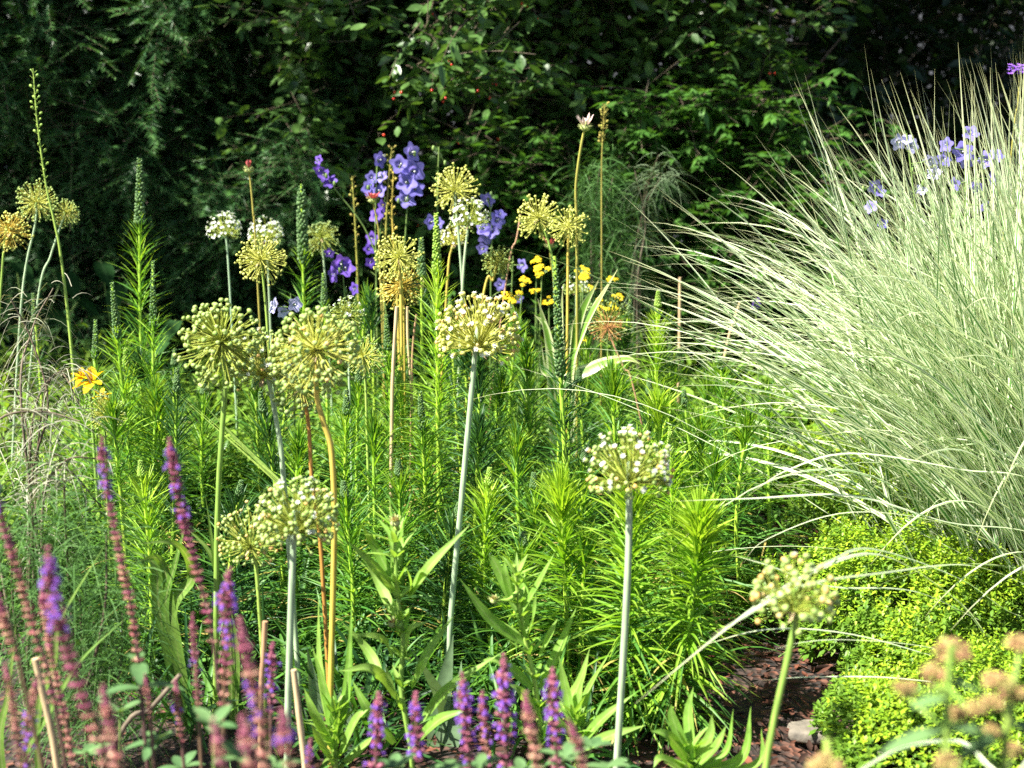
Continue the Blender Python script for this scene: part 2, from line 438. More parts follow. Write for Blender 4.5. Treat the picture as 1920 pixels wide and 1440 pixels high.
def rods(m, P0, P1, r0, r1=None, k=4, bow=0.0, nseg=1, tint=None, mat=0):
    P0 = np.atleast_2d(P0).astype(float); P1 = np.atleast_2d(P1).astype(float); N = len(P0)
    r0 = np.broadcast_to(np.asarray(r0, float), (N,)); r1 = r0 if r1 is None else np.broadcast_to(np.asarray(r1, float), (N,))
    tint = rng.random(N) if tint is None else np.broadcast_to(np.asarray(tint, float), (N,))
    D = P1 - P0
    Ln = np.linalg.norm(D, axis=1)
    D = unit(D)
    a = unit(rng.normal(size=(N, 3)))
    S = unit(np.cross(D, a)); U = np.cross(D, S)
    t = np.linspace(0, 1, nseg + 1)
    c = P0[:, None] + (P1 - P0)[:, None] * t[None, :, None]
    if np.any(bow):
        b = np.broadcast_to(np.asarray(bow, float), (N,))
        c = c + S[:, None] * (b * Ln)[:, None, None] * (4 * t * (1 - t))[None, :, None]
    th = np.arange(k) * 2 * np.pi / k
    r = r0[:, None] * (1 - t) + r1[:, None] * t
    ring = S[:, None, :] * np.cos(th)[None, :, None] + U[:, None, :] * np.sin(th)[None, :, None]
    v = c[:, :, None, :] + r[:, :, None, None] * ring[:, None]
    col = np.ones((N, nseg + 1, k, 4)); col[..., 0] = tint[:, None, None]; col[..., 1] = 0.2; col[..., 2] = t[None, :, None] * 0.5
    base = np.array([[i * k + j, i * k + (j + 1) % k, (i + 1) * k + (j + 1) % k, (i + 1) * k + j] for i in range(nseg) for j in range(k)])
    f = (base[None] + (np.arange(N) * (nseg + 1) * k)[:, None, None]).reshape(-1, 4)
    m.add(v, f, col, mat)

def sphere_tpl(nu=9, nv=6, lobes=0, amp=0.0, top=0.0):
    vs, fs = [], []
    for i in range(nv + 1):
        ph = np.pi * i / nv
        for j in range(nu):
            th = 2 * np.pi * j / nu
            r = 1 + amp * math.cos(lobes * th) * math.sin(ph)
            z = math.cos(ph)
            if top and i == 0: z = 1 - top
            vs.append([r * math.sin(ph) * math.cos(th), r * math.sin(ph) * math.sin(th), z])
    for i in range(nv):
        for j in range(nu):
            fs.append([i * nu + j, (i + 1) * nu + j, (i + 1) * nu + (j + 1) % nu, i * nu + (j + 1) % nu])
    return np.array(vs), np.array(fs)

BALL = sphere_tpl(8, 5)
TINY = sphere_tpl(5, 3)
CAPS = sphere_tpl(9, 6, 3, 0.16, 0.25)

def blobs(m, P, Rr, axis=None, stretch=1.0, tpl=BALL, tint=None, mat=0):
    P = np.atleast_2d(P).astype(float); N = len(P)
    Rr = np.broadcast_to(np.asarray(Rr, float), (N,))
    A = unit(rng.normal(size=(N, 3))) if axis is None else unit(np.broadcast_to(np.asarray(axis, float), (N, 3)))
    h = unit(rng.normal(size=(N, 3)))
    S = unit(np.cross(A, h)); U = np.cross(A, S)
    v, f = tpl
    st = np.broadcast_to(np.asarray(stretch, float), (N,))
    w = P[:, None] + Rr[:, None, None] * (S[:, None] * v[None, :, 0:1] + U[:, None] * v[None, :, 1:2] + A[:, None] * v[None, :, 2:3] * st[:, None, None])
    tint = rng.random(N) if tint is None else np.broadcast_to(np.asarray(tint, float), (N,))
    col = np.ones((N, len(v), 4)); col[..., 0] = tint[:, None]; col[..., 1] = 0.2; col[..., 2] = (0.5 + 0.5 * v[:, 2])[None]
    ff = (f[None] + (np.arange(N) * len(v))[:, None, None]).reshape(-1, f.shape[1])
    m.add(w, ff, col, mat)

def stars(m, P, A, Rr, petals=6, cup=0.35, width=0.5, mat=0, tint=None):
    """little star florets: each petal one folded blade"""
    P = np.atleast_2d(P).astype(float); N = len(P)
    A = unit(np.broadcast_to(A, (N, 3)))
    h = unit(rng.normal(size=(N, 3)))
    S = unit(np.cross(A, h)); U = np.cross(A, S)
    Rr = np.broadcast_to(np.asarray(Rr, float), (N,))
    for j in range(petals):
        th = 2 * np.pi * j / petals
        d = S * math.cos(th) + U * math.sin(th)
        dd = unit(d + A * cup)
        blades(m, P, dd, Rr, Rr * width, 0.0, 2, 'petal', None, side=np.cross(A, d), tint=tint, mat=mat)

def fib_sphere(n, pmax=np.pi, jit=0.12):
    i = np.arange(n) + 0.5
    z = 1 - (1 - math.cos(pmax)) * i / n
    th = np.pi * (1 + 5 ** 0.5) * i
    r = np.sqrt(np.maximum(0, 1 - z * z))
    d = np.stack([r * np.cos(th), r * np.sin(th), z], 1)
    return unit(d + rng.normal(size=d.shape) * jit)

def rot_to(d, axis):
    """rotate directions from +z frame to axis frame"""
    axis = unit(np.asarray(axis, float))
    h = np.array([1.0, 0, 0]) if abs(axis[0]) < 0.9 else np.array([0, 1.0, 0])
    s = unit(np.cross(axis, h)); u = np.cross(axis, s)
    return d[:, :1] * s + d[:, 1:2] * u + d[:, 2:3] * axis

def px_path(pts, Y, base_shift=(0.0, 0.0)):
    """pixel points from the top down at depth Y (or (px, py, Y) each), carried on to the ground"""
    P = [at(p[0], p[1], p[2] if len(p) > 2 else Y) for p in pts]
    last = P[-1]
    if last[2] > 0.02:
        d = (P[-1] - P[-2]) if len(P) > 1 else np.array([0, 0, -1.0])
        k = last[2] / max(1e-3, -d[2]) if d[2] < 0 else 0
        sx = float(np.clip(d[0] * k * 0.5, -0.08, 0.08))
        P.append(np.array([last[0] + sx + base_shift[0], last[1] + base_shift[1], 0.0]))
    else:
        last[2] = 0.0
    return P

# ================================================================== SETTING
gm = MB()
gx = np.concatenate([[-60, -20, -8], np.linspace(-4, 4, 60), [8, 20, 60]])
gy = np.concatenate([[-20, -5], np.linspace(0.0, 7.5, 60), [12, 30, 90]])
GX, GY = np.meshgrid(gx, gy)
GZ = 0.012 * np.sin(GX * 7 + 1.3) * np.cos(GY * 6.1) + 0.006 * np.sin(GX * 23 + GY * 17) - 0.012
gv = np.stack([GX, GY, GZ], -1)
nx, ny = len(gx), len(gy)
gf = [[j * nx + i, j * nx + i + 1, (j + 1) * nx + i + 1, (j + 1) * nx + i] for j in range(ny - 1) for i in range(nx - 1)]
gm.add(gv, gf, np.tile([0.5, 0.5, 0.5, 1], (nx * ny, 1)))
kinded(gm.build('ground', groundmat()), 'structure')

# bark chips lying on the bare strip
cm = MB()
n = 5200
cp = np.stack([rng.uniform(-0.3, 1.3, n), rng.uniform(2.0, 3.6, n), rng.uniform(0.0, 0.008, n)], 1)
a = rng.uniform(0, 2 * np.pi, n)
cd = np.stack([np.cos(a), np.sin(a), rng.normal(0, 0.25, n)], 1)
blades(cm, cp, cd, rng.uniform(0.008, 0.032, n), rng.uniform(0.005, 0.013, n), 0.0, 2, 'petal', 0.5, roll=rng.normal(0, 0.5, n), tint=rng.random(n) ** 1.6)
kinded(cm.build('bark_mulch', 'chip'), 'stuff')

def stone(px, py, Y, rx, ry, h, label):
    b = gp(px, Y)
    m = MB()
    v, f = sphere_tpl(28, 14)
    v = v.copy()
    v = np.sign(v) * np.abs(v) ** np.array([0.75, 0.75, 0.45])
    no = 1 + 0.07 * np.sin(v[:, 0] * 4 + px) * np.cos(v[:, 1] * 5) + 0.04 * np.sin(v[:, 1] * 11 + v[:, 0] * 7)
    v = v * no[:, None] * np.array([rx, ry, h]) + b + np.array([0, 0, h * 0.4])
    m.add(v, f, np.tile([rng.random(), 0.5, 0.5, 1], (len(v), 1)))
    o = m.build('edging_stone', 'stone', None, b)
    o.location = tuple(b)
    tagged(o, label, 'stone', 'edging stones by the golden oregano')
stone(1600, 1425, 2.14, 0.045, 0.045, 0.028, 'pale rounded edging stone at the bottom edge, nearest the viewer beside golden oregano')
stone(1530, 1385, 2.27, 0.045, 0.03, 0.012, 'flat grey edging stone lying in the red bark mulch just behind the paler stone')

# wall of a building glimpsed through the shrubs
wm = MB()
def box(m, c, s, tint=0.5, mat=0):
    c = np.asarray(c, float); s = np.asarray(s, float) / 2
    v = np.array([[x, y, z] for x in (-1, 1) for y in (-1, 1) for z in (-1, 1)]) * s + c
    f = [[0, 1, 3, 2], [4, 6, 7, 5], [0, 4, 5, 1], [2, 3, 7, 6], [0, 2, 6, 4], [1, 5, 7, 3]]
    m.add(v, f, np.tile([tint, 0.5, 0.5, 1], (8, 1)), mat)
wo = np.array([2.2, 9.3, 0.0])
box(wm, (2.2, 9.3, 1.6), (7.0, 0.3, 3.2))
w_root = thing('house_wall', 'grey rendered house wall glimpsed through gaps in the dark trees', 'wall', wo)
wm.build('wall_face', 'wall', w_root, wo, smooth=False)
wm2 = MB(); box(wm2, (2.2, 9.27, 3.26), (7.1, 0.45, 0.1)); wm2.build('coping', 'stone', w_root, wo, smooth=False)

# ================================================================== BACKGROUND SHRUBS
def lump_front(x, z, seed, amp):
    r = np.random.default_rng(seed)
    y = np.zeros_like(x)
    for k in range(10):
        fx, fz, p, q = r.uniform(1.5, 9), r.uniform(1.5, 9), r.uniform(0, 6.28), r.uniform(0, 6.28)
        y += np.sin(fx * x + p) * np.sin(fz * z + q) * (3.0 / (fx + fz))
    return amp * y

def trunk_tree(root, base, h, r, n_limb, spread, mat='bark', seed=1):
    rr = np.random.default_rng(seed)
    m = MB()
    b = np.asarray(base, float)
    pts = [b, b + [0.05, 0.02, h * 0.35], b + [-0.03, 0.05, h * 0.7], b + [0.02, 0.0, h]]
    tube(m, pts, r, r * 0.35, 9, 20, wob=0.05)
    for i in range(n_limb):
        t = rr.uniform(0.12, 0.95)
        p0 = b + np.array([0, 0, h * t])
        an = rr.uniform(0, 2 * np.pi)
        d = np.array([math.cos(an), math.sin(an) * 0.7, rr.uniform(0.2, 0.9)])
        ln = spread * rr.uniform(0.5, 1.0)
        tube(m, [p0, p0 + d * ln * 0.5 + [0, 0, -0.03], p0 + d * ln + [0, 0, 0.05]], r * 0.35 * (1 - 0.5 * t), r * 0.08, 5, 8)
    m.build('trunk', mat, root, base)

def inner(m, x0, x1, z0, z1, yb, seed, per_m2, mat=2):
    """dense filler leaves inside a shrub, shade put into their near-black colour"""
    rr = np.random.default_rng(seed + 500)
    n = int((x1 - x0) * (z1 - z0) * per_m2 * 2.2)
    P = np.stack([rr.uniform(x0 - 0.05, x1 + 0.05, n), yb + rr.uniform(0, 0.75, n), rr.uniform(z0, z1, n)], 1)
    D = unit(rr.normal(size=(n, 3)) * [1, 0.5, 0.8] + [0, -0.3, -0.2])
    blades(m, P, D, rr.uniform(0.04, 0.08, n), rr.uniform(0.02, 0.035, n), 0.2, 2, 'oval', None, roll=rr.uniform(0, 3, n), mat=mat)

def yew_tree(label, x0, x1, z1, yb, seed, nspray, lim=None, zlo=0.05, amp=0.34):
    rr = np.random.default_rng(seed)
    base = np.array([(x0 + x1) / 2, yb + 0.7, 0.0])
    root = thing('yew_tree', label, 'yew tree', base, 'yew trees of the dark hedge')
    trunk_tree(root, base, z1 * 0.95, 0.07, 14, 0.5, seed=seed)
    m = MB()
    n = nspray
    x = rr.uniform(x0, x1, n); z = rr.uniform(zlo, z1, n) ** 1.0
    depth = rr.random(n) ** 1.6 * 0.8
    y = yb + lump_front(x, z, seed, amp) + depth
    P = np.stack([x, y, z], 1)
    D = np.stack([rr.normal(0, 0.55, n), -np.abs(rr.normal(0.8, 0.35, n)), rr.normal(-0.25, 0.3, n)], 1)
    D = unit(D)
    Ls = rr.uniform(0.12, 0.26, n)
    nn = 20
    S = unit(np.cross(D, np.array([0, 0, 1.0])) + rr.normal(0, 0.25, (n, 3)))
    rods(m, P, P + D * Ls[:, None] + np.array([0, 0, -0.02]), 0.0015, 0.0008, 3, mat=1)
    for sgn in (-1, 1):
        t = (np.arange(nn) + 0.5) / nn
        pos = P[:, None] + D[:, None] * (Ls[:, None] * t)[..., None]
        pos[..., 2] -= 0.02 * t ** 2
        d = unit(D[:, None] * 0.75 + sgn * S[:, None] * 0.8 + rr.normal(0, 0.14, (n, nn, 3)))
        ln = 0.034 * (1 - 0.55 * t ** 3)[None] * rr.uniform(0.8, 1.2, (n, nn))
        tint = np.clip(0.12 + 0.75 * t[None] ** 2 * rr.random((n, 1)) + rr.normal(0, 0.06, (n, nn)), 0, 1)
        blades(m, pos.reshape(-1, 3), d.reshape(-1, 3), ln.ravel(), 0.0046, 0.12, 1, 'needle', None, roll=rr.normal(0, 0.5, n * nn), tint=tint.ravel())
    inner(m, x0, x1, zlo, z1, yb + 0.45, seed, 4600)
    m.build('foliage', ['yew', 'twig', 'dark_leaf'], root, base)

X = lambda px, Y: gp(px, Y, 0.6)[0]
yew_tree('broad dark yew with feathery needles at the left edge of the hedge', -2.3, X(330, 5.2), 2.6, 5.1, 11, 5000)
yew_tree('dark yew with lighter shoot tips between the edge yew and the berry bush', X(300, 5.2), X(640, 5.3), 2.4, 5.2, 12, 3600)
yew_tree('tall outer yew of the hedge beyond the left edge', -4.4, -2.2, 3.4, 4.9, 13, 2200)

def leaf_shrub(name, label, cat, x0, x1, z0, z1, yb, seed, ntwig, lf, mat, group=None, amp=0.25, depth=0.8, per=12, trunk=True, berries=0, lw=0.6, lobed=False, pos=None, tl=(0.15, 0.34), bark='bark', kind='oval', dtw=None):
    rr = np.random.default_rng(seed)
    base = np.array([(x0 + x1) / 2, yb + depth * 0.7, 0.0])
    root = thing(name, label, cat, base, group)
    if trunk:
        trunk_tree(root, base, z1 * 0.9, 0.035, 16, 0.55, bark, seed)
    m = MB()
    if pos is None:
        n = ntwig
        x = rr.uniform(x0, x1, n); z = rr.uniform(z0, z1, n)
        y = yb + lump_front(x, z, seed, amp) + rr.random(n) ** 1.5 * depth
        P = np.stack([x, y, z], 1)
    else:
        P = pos; n = len(P)
    D = unit(np.stack([rr.normal(0, 0.7, n), -np.abs(rr.normal(0.7, 0.4, n)), rr.normal(-0.05, 0.45, n)], 1)) if dtw is None else unit(dtw + rr.normal(0, 0.25, (n, 3)))
    Ls = rr.uniform(tl[0], tl[1], n)
    Q = P + D * Ls[:, None]
    rods(m, P - D * 0.08, Q, 0.0019, 0.0008, 3, 0.05, 3, mat=1)
    t = np.linspace(0.1, 1.0, per)
    pos_ = P[:, None] + D[:, None] * (Ls[:, None] * t)[..., None]
    S = unit(np.cross(D, np.array([0, 0, 1.0])))
    alt = np.where(np.arange(per) % 2 == 0, 1, -1)
    d = unit(D[:, None] * 0.55 + S[:, None] * alt[None, :, None] * 0.75 + rr.normal(0, 0.35, (n, per, 3)))
    pos_ = pos_ + rr.normal(0, 0.012, pos_.shape)
    ln = lf * rr.uniform(0.65, 1.2, (n, per))
    tint = np.clip(rr.random((n, 1)) * 0.7 + rr.random((n, per)) * 0.4 - 0.05, 0, 1)
    pf, df, lf_, tf = pos_.reshape(-1, 3), d.reshape(-1, 3), ln.ravel(), tint.ravel()
    roll = rr.normal(0, 0.6, n * per)
    if not lobed:
        blades(m, pf, df, lf_, lf_ * lw, rr.uniform(0.05, 0.35, n * per), 3, kind, 0.22, roll=roll, tint=tf)
    else:
        S2 = unit(np.cross(df, np.array([0, 0, 1.0])))
        for ang, k in ((0.0, 1.0), (0.75, 0.75), (-0.75, 0.75), (1.5, 0.45), (-1.5, 0.45)):
            dd = df * math.cos(ang) + S2 * math.sin(ang)
            blades(m, pf, dd, lf_ * k, lf_ * k * 0.42, 0.25, 2, 'lance', 0.2, roll=roll * 0.4, tint=tf)
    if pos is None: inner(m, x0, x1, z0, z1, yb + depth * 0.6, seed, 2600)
    m.build('foliage', [mat, 'twig', 'dark_leaf'], root, base)
    if berries:
        for i in rng.choice(n, berries, replace=False):
            bm_ = MB()
            c = Q[i] + rng.normal(0, 0.015, 3)
            k = rng.integers(1, 4)
            o = c + rng.normal(0, 0.011, (k, 3)) + np.array([0, 0, -0.022])
            rods(bm_, np.repeat(c[None], k, 0), o, 0.0006, None, 3, mat=1)
            blobs(bm_, o, rng.uniform(0.003, 0.0042, k), tpl=BALL)
            bm_.build('berry_cluster', ['berry', 'twig'], root, base)
    return root

leaf_shrub('berry_bush', 'dense bush of dark oval leaves and red berries behind the bellflowers', 'shrub', X(560, 5.3), X(1010, 5.3), 0.05, 2.3, 5.25, 21, 1500, 0.05, 'berry_leaf', 'berry bushes along the back', berries=18)
leaf_shrub('berry_bush', 'dark berry bush right of the tall pale coneflower, with small red fruit at its top', 'shrub', X(980, 5.3), X(1460, 5.3), 0.55, 2.3, 5.3, 22, 1300, 0.05, 'berry_leaf', 'berry bushes along the back', berries=18)
# sprays that reach out of the shade into the sun
def spray_pos(boxes, seed):
    rr = np.random.default_rng(seed)
    out = []
    for px, py, dx, dy, Y, n in boxes:
        for _ in range(n):
            out.append(at(px + rr.normal(0, dx), py + rr.normal(0, dy), Y + rr.normal(0, 0.1)))
    return np.array(out)
leaf_shrub('berry_bush', 'sunlit glossy branches with oval leaves hanging over the top centre of the hedge', 'shrub', X(700, 4.7), X(1000, 4.7), 0, 2.2, 4.9, 23, 0, 0.045, 'berry_leaf', 'berry bushes along the back', berries=16, amp=0, tl=(0.1, 0.22), lw=0.55,
           pos=spray_pos([(860, 60, 45, 55, 4.6, 26), (820, 130, 30, 30, 4.6, 12), (925, 160, 30, 25, 4.6, 12), (650, 20, 25, 15, 4.8, 6), (955, 30, 20, 30, 4.8, 7), (460, 10, 20, 8, 4.8, 3), (690, 320, 20, 15, 4.85, 3), (560, 20, 20, 12, 4.8, 4), (880, -60, 60, 40, 4.8, 20)], 5))
leaf_shrub('maple_bush', 'fresh green bush with lobed leaves right of the berry bushes, behind the feathery fennel', 'shrub', X(1180, 5.0), X(1560, 5.0), 0.05, 0.98, 4.95, 24, 700, 0.055, 'lobed', None, amp=0.16, depth=0.5, lobed=True, per=7)
leaf_shrub('low_bush', 'low dark bush with lobed leaves filling the gap under the berry bush', 'shrub', X(880, 5.1), X(1200, 5.1), 0.03, 0.8, 5.05, 25, 480, 0.05, 'lobed', None, amp=0.16, depth=0.5, lobed=True, per=7)
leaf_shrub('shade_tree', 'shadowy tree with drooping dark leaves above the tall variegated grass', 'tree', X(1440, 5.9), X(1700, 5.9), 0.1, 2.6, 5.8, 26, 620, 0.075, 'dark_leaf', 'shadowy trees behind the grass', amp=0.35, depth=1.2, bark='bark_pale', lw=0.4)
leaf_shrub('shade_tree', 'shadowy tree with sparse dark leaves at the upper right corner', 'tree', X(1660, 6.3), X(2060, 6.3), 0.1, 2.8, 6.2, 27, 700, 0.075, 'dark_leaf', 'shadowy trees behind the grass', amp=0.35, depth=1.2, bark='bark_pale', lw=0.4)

# unseen tall tree added on the left, its crown placed to shade the hedge
tb = np.array([-4.2, 3.6, 0.0])
tr_ = thing('unseen_shading_tree', 'unseen tall tree left of the bed, its leafy crown added to shade the hedge', 'tree', tb)
m = MB()
tube(m, [tb, tb + [0.3, 0.0, 1.6], tb + [0.9, 0.0, 3.0], tb + [1.8, 0.1, 4.0]], 0.13, 0.06, 10, 24, wob=0.04)
for q in ([3.6, -0.2, 4.0], [2.6, 0.5, 4.6], [3.9, 0.3, 4.4], [1.2, -0.5, 4.7], [0.2, 0.4, 4.4], [3.2, -0.4, 4.6], [4.3, -0.1, 3.9]):
    tube(m, [tb + [0.9, 0, 3.0], tb + (np.array([0.9, 0, 3.0]) + q) / 2 + [0, 0, 0.25], tb + q], 0.05, 0.012, 7, 14)
m.build('trunk', 'bark', tr_, tb)
m = MB()
rr = np.random.default_rng(77)
cl = np.stack([rr.uniform(-5.2, 0.3, 250), rr.uniform(3.0, 4.9, 250), rr.uniform(3.5, 4.8, 250)], 1)
for hx, hy, hr in ((-2.2, 3.55, 0.5), (-3.2, 3.95, 0.3), (-2.6, 4.15, 0.22), (-1.4, 3.8, 0.3)):  # gaps in the added crown let sun through to chosen hedge spots
    cl = cl[np.hypot(cl[:, 0] - hx - (cl[:, 2] - 4.0) * -0.72, cl[:, 1] - hy - (cl[:, 2] - 4.0) * -0.368) > hr]
k = 42
P = (cl[:, None] + rr.normal(0, 0.13, (len(cl), k, 3))).reshape(-1, 3)
n = len(P)
blades(m, P, unit(rr.normal(size=(n, 3)) + [0, 0, -0.3]), rr.uniform(0.06, 0.11, n), rr.uniform(0.03, 0.055, n), 0.2, 2, 'oval', None, roll=rr.normal(0, 0.8, n))
m.build('crown', 'berry_leaf', tr_, tb)

# broad-leaved plant at the foot of the left yew
def bigleaf(label, spots, seed):
    base = gp(spots[0][0], spots[0][2])
    root = thing('broad_leaf_plant', label, 'plant', base, 'broad leaved plants under the yews')
    m, s = MB(), MB()
    for px, py, Y, L in spots:
        p = at(px, py, Y)
        d = np.array([rng.normal(0, 0.5), -0.6, -0.45])
        blades(m, p, d, L, L * 0.62, 0.2, 7, 'heart', 0.15)
        tube(s, [base + rng.normal(0, 0.02, 3) * [1, 1, 0], (base + p) / 2 + [0, 0, 0.05], p], 0.003, 0.002, 5, 8)
    m.build('leaf', 'bigleaf', root, base); s.build('stem', 'wiry', root, base)
bigleaf('dark plant with broad heart shaped leaves under the yew at the left edge',
        [(60, 550, 4.75, 0.102), (30, 490, 4.75, 0.102), (120, 510, 4.75, 0.111), (95, 580, 4.75, 0.093), (20, 610, 4.75, 0.102), (150, 560, 4.75, 0.085)], 3)
bigleaf('dark plant with broad pointed leaves behind the two leftmost leafy spikes',
        [(225, 530, 4.75, 0.111), (250, 580, 4.75, 0.085), (190, 490, 4.75, 0.102), (310, 640, 4.2, 0.1), (330, 600, 4.3, 0.1)], 4)

# ================================================================== ALLIUMS
def allium(label, cx, cy, r, Y, stem, kind='seed', caps='caps_yellow', ray='ray_yellow', smat='stem_green', n=130, capr=0.068, pmax=None, white=0.0, amber=0.0, sr=0.005, tilt=(0, 0), shift=(0, 0), stem_end=True):
    Rw = r * mpp(Y)
    if kind == 'seed' and r < 50: n, capr = int(n * 1.1), 0.052
    if kind == 'dome' and r > 50: n, capr = int(n * 1.3), capr * 0.88
    path = px_path([(cx, cy)] + list(stem), Y, shift)
    c = path[0]
    base = path[-1].copy()
    root = thing('allium', label, 'allium', base, 'allium heads over the bed')
    ax = unit(np.array([tilt[0], tilt[1], 1.0]))
    s = MB()
    sr *= 0.64
    tube(s, path, sr * 0.82, sr * 1.05, 10, 36, wob=0.015)
    s.build('stem', smat, root, base)
    pm = {'seed': np.pi * 0.93, 'dome': np.pi * 0.53, 'dry': np.pi * 0.9}[kind] if pmax is None else pmax
    hc = c if kind != 'dome' else c - ax * Rw * 0.55
    if kind == 'dome':
        root_c = c - ax * Rw * 0.6
        path[0][:] = root_c
    d = rot_to(fib_sphere(n, pm, 0.16), ax)
    for _ in range(3):                           # knocked gaps
        g = unit(rng.normal(size=3)); d = d[(d @ g < rng.uniform(0.86, 0.96)) | (rng.random(len(d)) < 0.45)]
    n = len(d)
    lop = unit(rng.normal(size=3))
    if kind == 'dome':
        ln = Rw * (0.98 + 0.40 * np.maximum(0, d @ ax)) * rng.uniform(0.88, 1.06, n)
    else:
        ln = Rw * rng.uniform(0.76, 1.05, n) * (1 + 0.10 * (d @ lop))
    tip = hc + d * ln[:, None]
    hd = MB()
    blobs(hd, hc[None], Rw * 0.07)
    rods(hd, np.repeat(hc[None], n, 0), tip, Rw * 0.008, Rw * 0.0115, 4, rng.normal(0, 0.05, n), 3)
    head = hd.build('flower_head', ray, root, base)
    if kind == 'dry':
        k = MB()
        stars(k, tip[::2], d[::2], Rw * 0.11, 3, 1.2, 0.4)
        k.build('seed_capsules', 'ray_brown', head, base)
        return
    am = rng.random(n) < amber
    wh = rng.random(n) < white * np.clip(0.4 + 1.2 * (d @ ax), 0.1, 1.6)
    k = MB()
    blobs(k, tip[~am], Rw * capr * rng.uniform(0.82, 1.15, (~am).sum()), d[~am], 0.9, CAPS)
    if am.any():
        blobs(k, tip[am], Rw * capr * rng.uniform(0.7, 1.0, am.sum()), d[am], 0.9, CAPS, mat=1)
    # little tepal remnants under each capsule
    stars(k, tip - d * Rw * capr * 0.6, d, Rw * capr * 1.5, 3, 0.5, 0.22, mat=2)
    o = k.build('seed_capsules', [caps, 'caps_amber', ray], head, base)
    if wh.any():
        f = MB()
        stars(f, tip[wh] + d[wh] * Rw * 0.02, d[wh], Rw * (0.085 if r > 50 else 0.125), 6, 0.7, 0.6)
        blobs(f, tip[wh] + d[wh] * Rw * 0.05, Rw * 0.028, tpl=TINY)
        f.build('white_florets', 'white', head, base)
    # papery spathe rag below the head
    sp = MB()
    q = hc - ax * Rw * 0.05
    a_ = rng.uniform(0, 6.28, 2)
    blades(sp, np.repeat(q[None], 2, 0), np.stack([np.cos(a_), np.sin(a_), [-0.5, -0.5]], 1), Rw * 0.3, Rw * 0.14, 0.3, 3, 'petal', 0.3)
    sp.build('spathe', 'stem_tan', root, base)

A = allium
A('allium seedhead with a golden heart cut by the left edge', 18, 432, 38, 3.3, [(6, 480)], sr=0.004, ray='ray_gold', caps='caps_yellow')
A('green allium seedhead on a pale stem, left of a pair crossing the dark yew', 68, 380, 38, 3.4, [(66, 420), (40, 570)], caps='caps_green', ray='ray_yellow', smat='stem_blue', sr=0.0042)
A('small green allium seedhead overlapping the right side of its bigger neighbour at far left', 124, 398, 28, 3.45, [(115, 420), (95, 480), (70, 570)], caps='caps_green', ray='ray_yellow', smat='stem_blue', sr=0.004)
A('small white flat-topped allium standing alone before the dark yew', 420, 424, 29, 3.7, [(424, 445), (432, 560)], 'dome', 'caps_green', 'ray_green', 'stem_blue', n=150, capr=0.05, white=0.95, sr=0.004)
A('small white allium dome behind the red bud and above the yellow globe', 497, 432, 29, 3.8, [(500, 460), (505, 560)], 'dome', 'caps_green', 'ray_green', 'stem_blue', n=150, capr=0.05, white=0.9, sr=0.004)
A('bright yellow allium globe under the long stalked red bud', 490, 487, 46, 3.2, [(494, 530), (503, 640)], sr=0.0045)
A('dull green allium globe half hidden behind the dark bud spike', 603, 444, 34, 3.9, [(606, 480), (612, 560)], caps='caps_dull', ray='ray_green', smat='stem_blue', sr=0.004)
A('yellow allium globe highest of all, with a bottlebrush outline above a white dome', 852, 357, 45, 3.5, [(856, 400), (868, 560)], caps='caps_yellow', smat='stem_blue', sr=0.0048)
A('white frothy allium dome just below the highest yellow globe', 880, 402, 33, 3.45, [(877, 430), (866, 560)], 'dome', 'caps_green', 'ray_green', 'stem_blue', n=170, capr=0.05, white=0.9, sr=0.0048)
A('small half open greenish white allium tucked below the frothy white dome', 852, 442, 25, 3.6, [(847, 465), (838, 540)], 'dome', 'caps_yellow', 'ray_yellow', 'stem_yellow', n=130, capr=0.055, white=0.45, sr=0.0045)
A('yellow allium globe resting on a golden one, left of the bright leafy spike', 747, 482, 46, 3.1, [(752, 560), (755, 850)], caps='caps_yellow', smat='stem_yellow', sr=0.006)
A('golden brown allium globe directly beneath the yellow globe on a thick yellow stem', 752, 535, 44, 3.15, [(757, 600), (760, 860)], ray='ray_gold', caps='caps_yellow', smat='stem_yellow', sr=0.0055)
A('small greenish yellow allium globe right of the bright spike, beside violet bells', 932, 493, 31, 3.5, [(924, 525), (905, 560)], caps='caps_green', ray='ray_yellow', smat='stem_yellow', sr=0.0045)
A('yellow allium globe left of an overlapping pair beneath the pale coneflower', 1010, 408, 43, 3.4, [(1030, 460), (1042, 560)], smat='stem_green', sr=0.0045)
A('yellow allium globe right of an overlapping pair beneath the pale coneflower', 1065, 424, 38, 3.3, [(1065, 470), (1063, 720)], smat='stem_yellow', sr=0.005)
A('big olive green allium globe with a shaded underside, left of the large trio', 415, 640, 82, 2.3, [(422, 720), (408, 960)], caps='caps_green', ray='ray_green', smat='stem_green', n=230, capr=0.055, sr=0.0068)
A('half flowering cream allium dome between two big globes, on a bluish stem', 493, 672, 62, 2.35, [(505, 720), (520, 800), (532, 900)], 'dome', 'caps_green', 'ray_yellow', 'stem_blue', n=140, white=0.3, amber=0.15, sr=0.0065)
A('largest yellow rayed allium globe on a curved yellow stem, right of the large trio', 593, 655, 86, 2.15, [(594, 740), (606, 790), (622, 850), (627, 1000), (620, 1290)], caps='caps_green', ray='ray_yellow', smat='stem_yellow', n=220, capr=0.058, amber=0.05, sr=0.007)
A('ragged shaded allium globe below the largest yellow one, on a straight orange stem', 565, 725, 58, 2.3, [(578, 790), (585, 900), (600, 1010), (612, 1200), (618, 1330)], caps='caps_dull', ray='ray_yellow', smat='stem_orange', n=80, capr=0.085, sr=0.0054)
A('greyish green allium globe behind the largest yellow globe, near violet bells', 648, 590, 36, 3.0, [(652, 630), (655, 720)], caps='caps_dull', ray='ray_green', smat='stem_blue', white=0.1, sr=0.004)
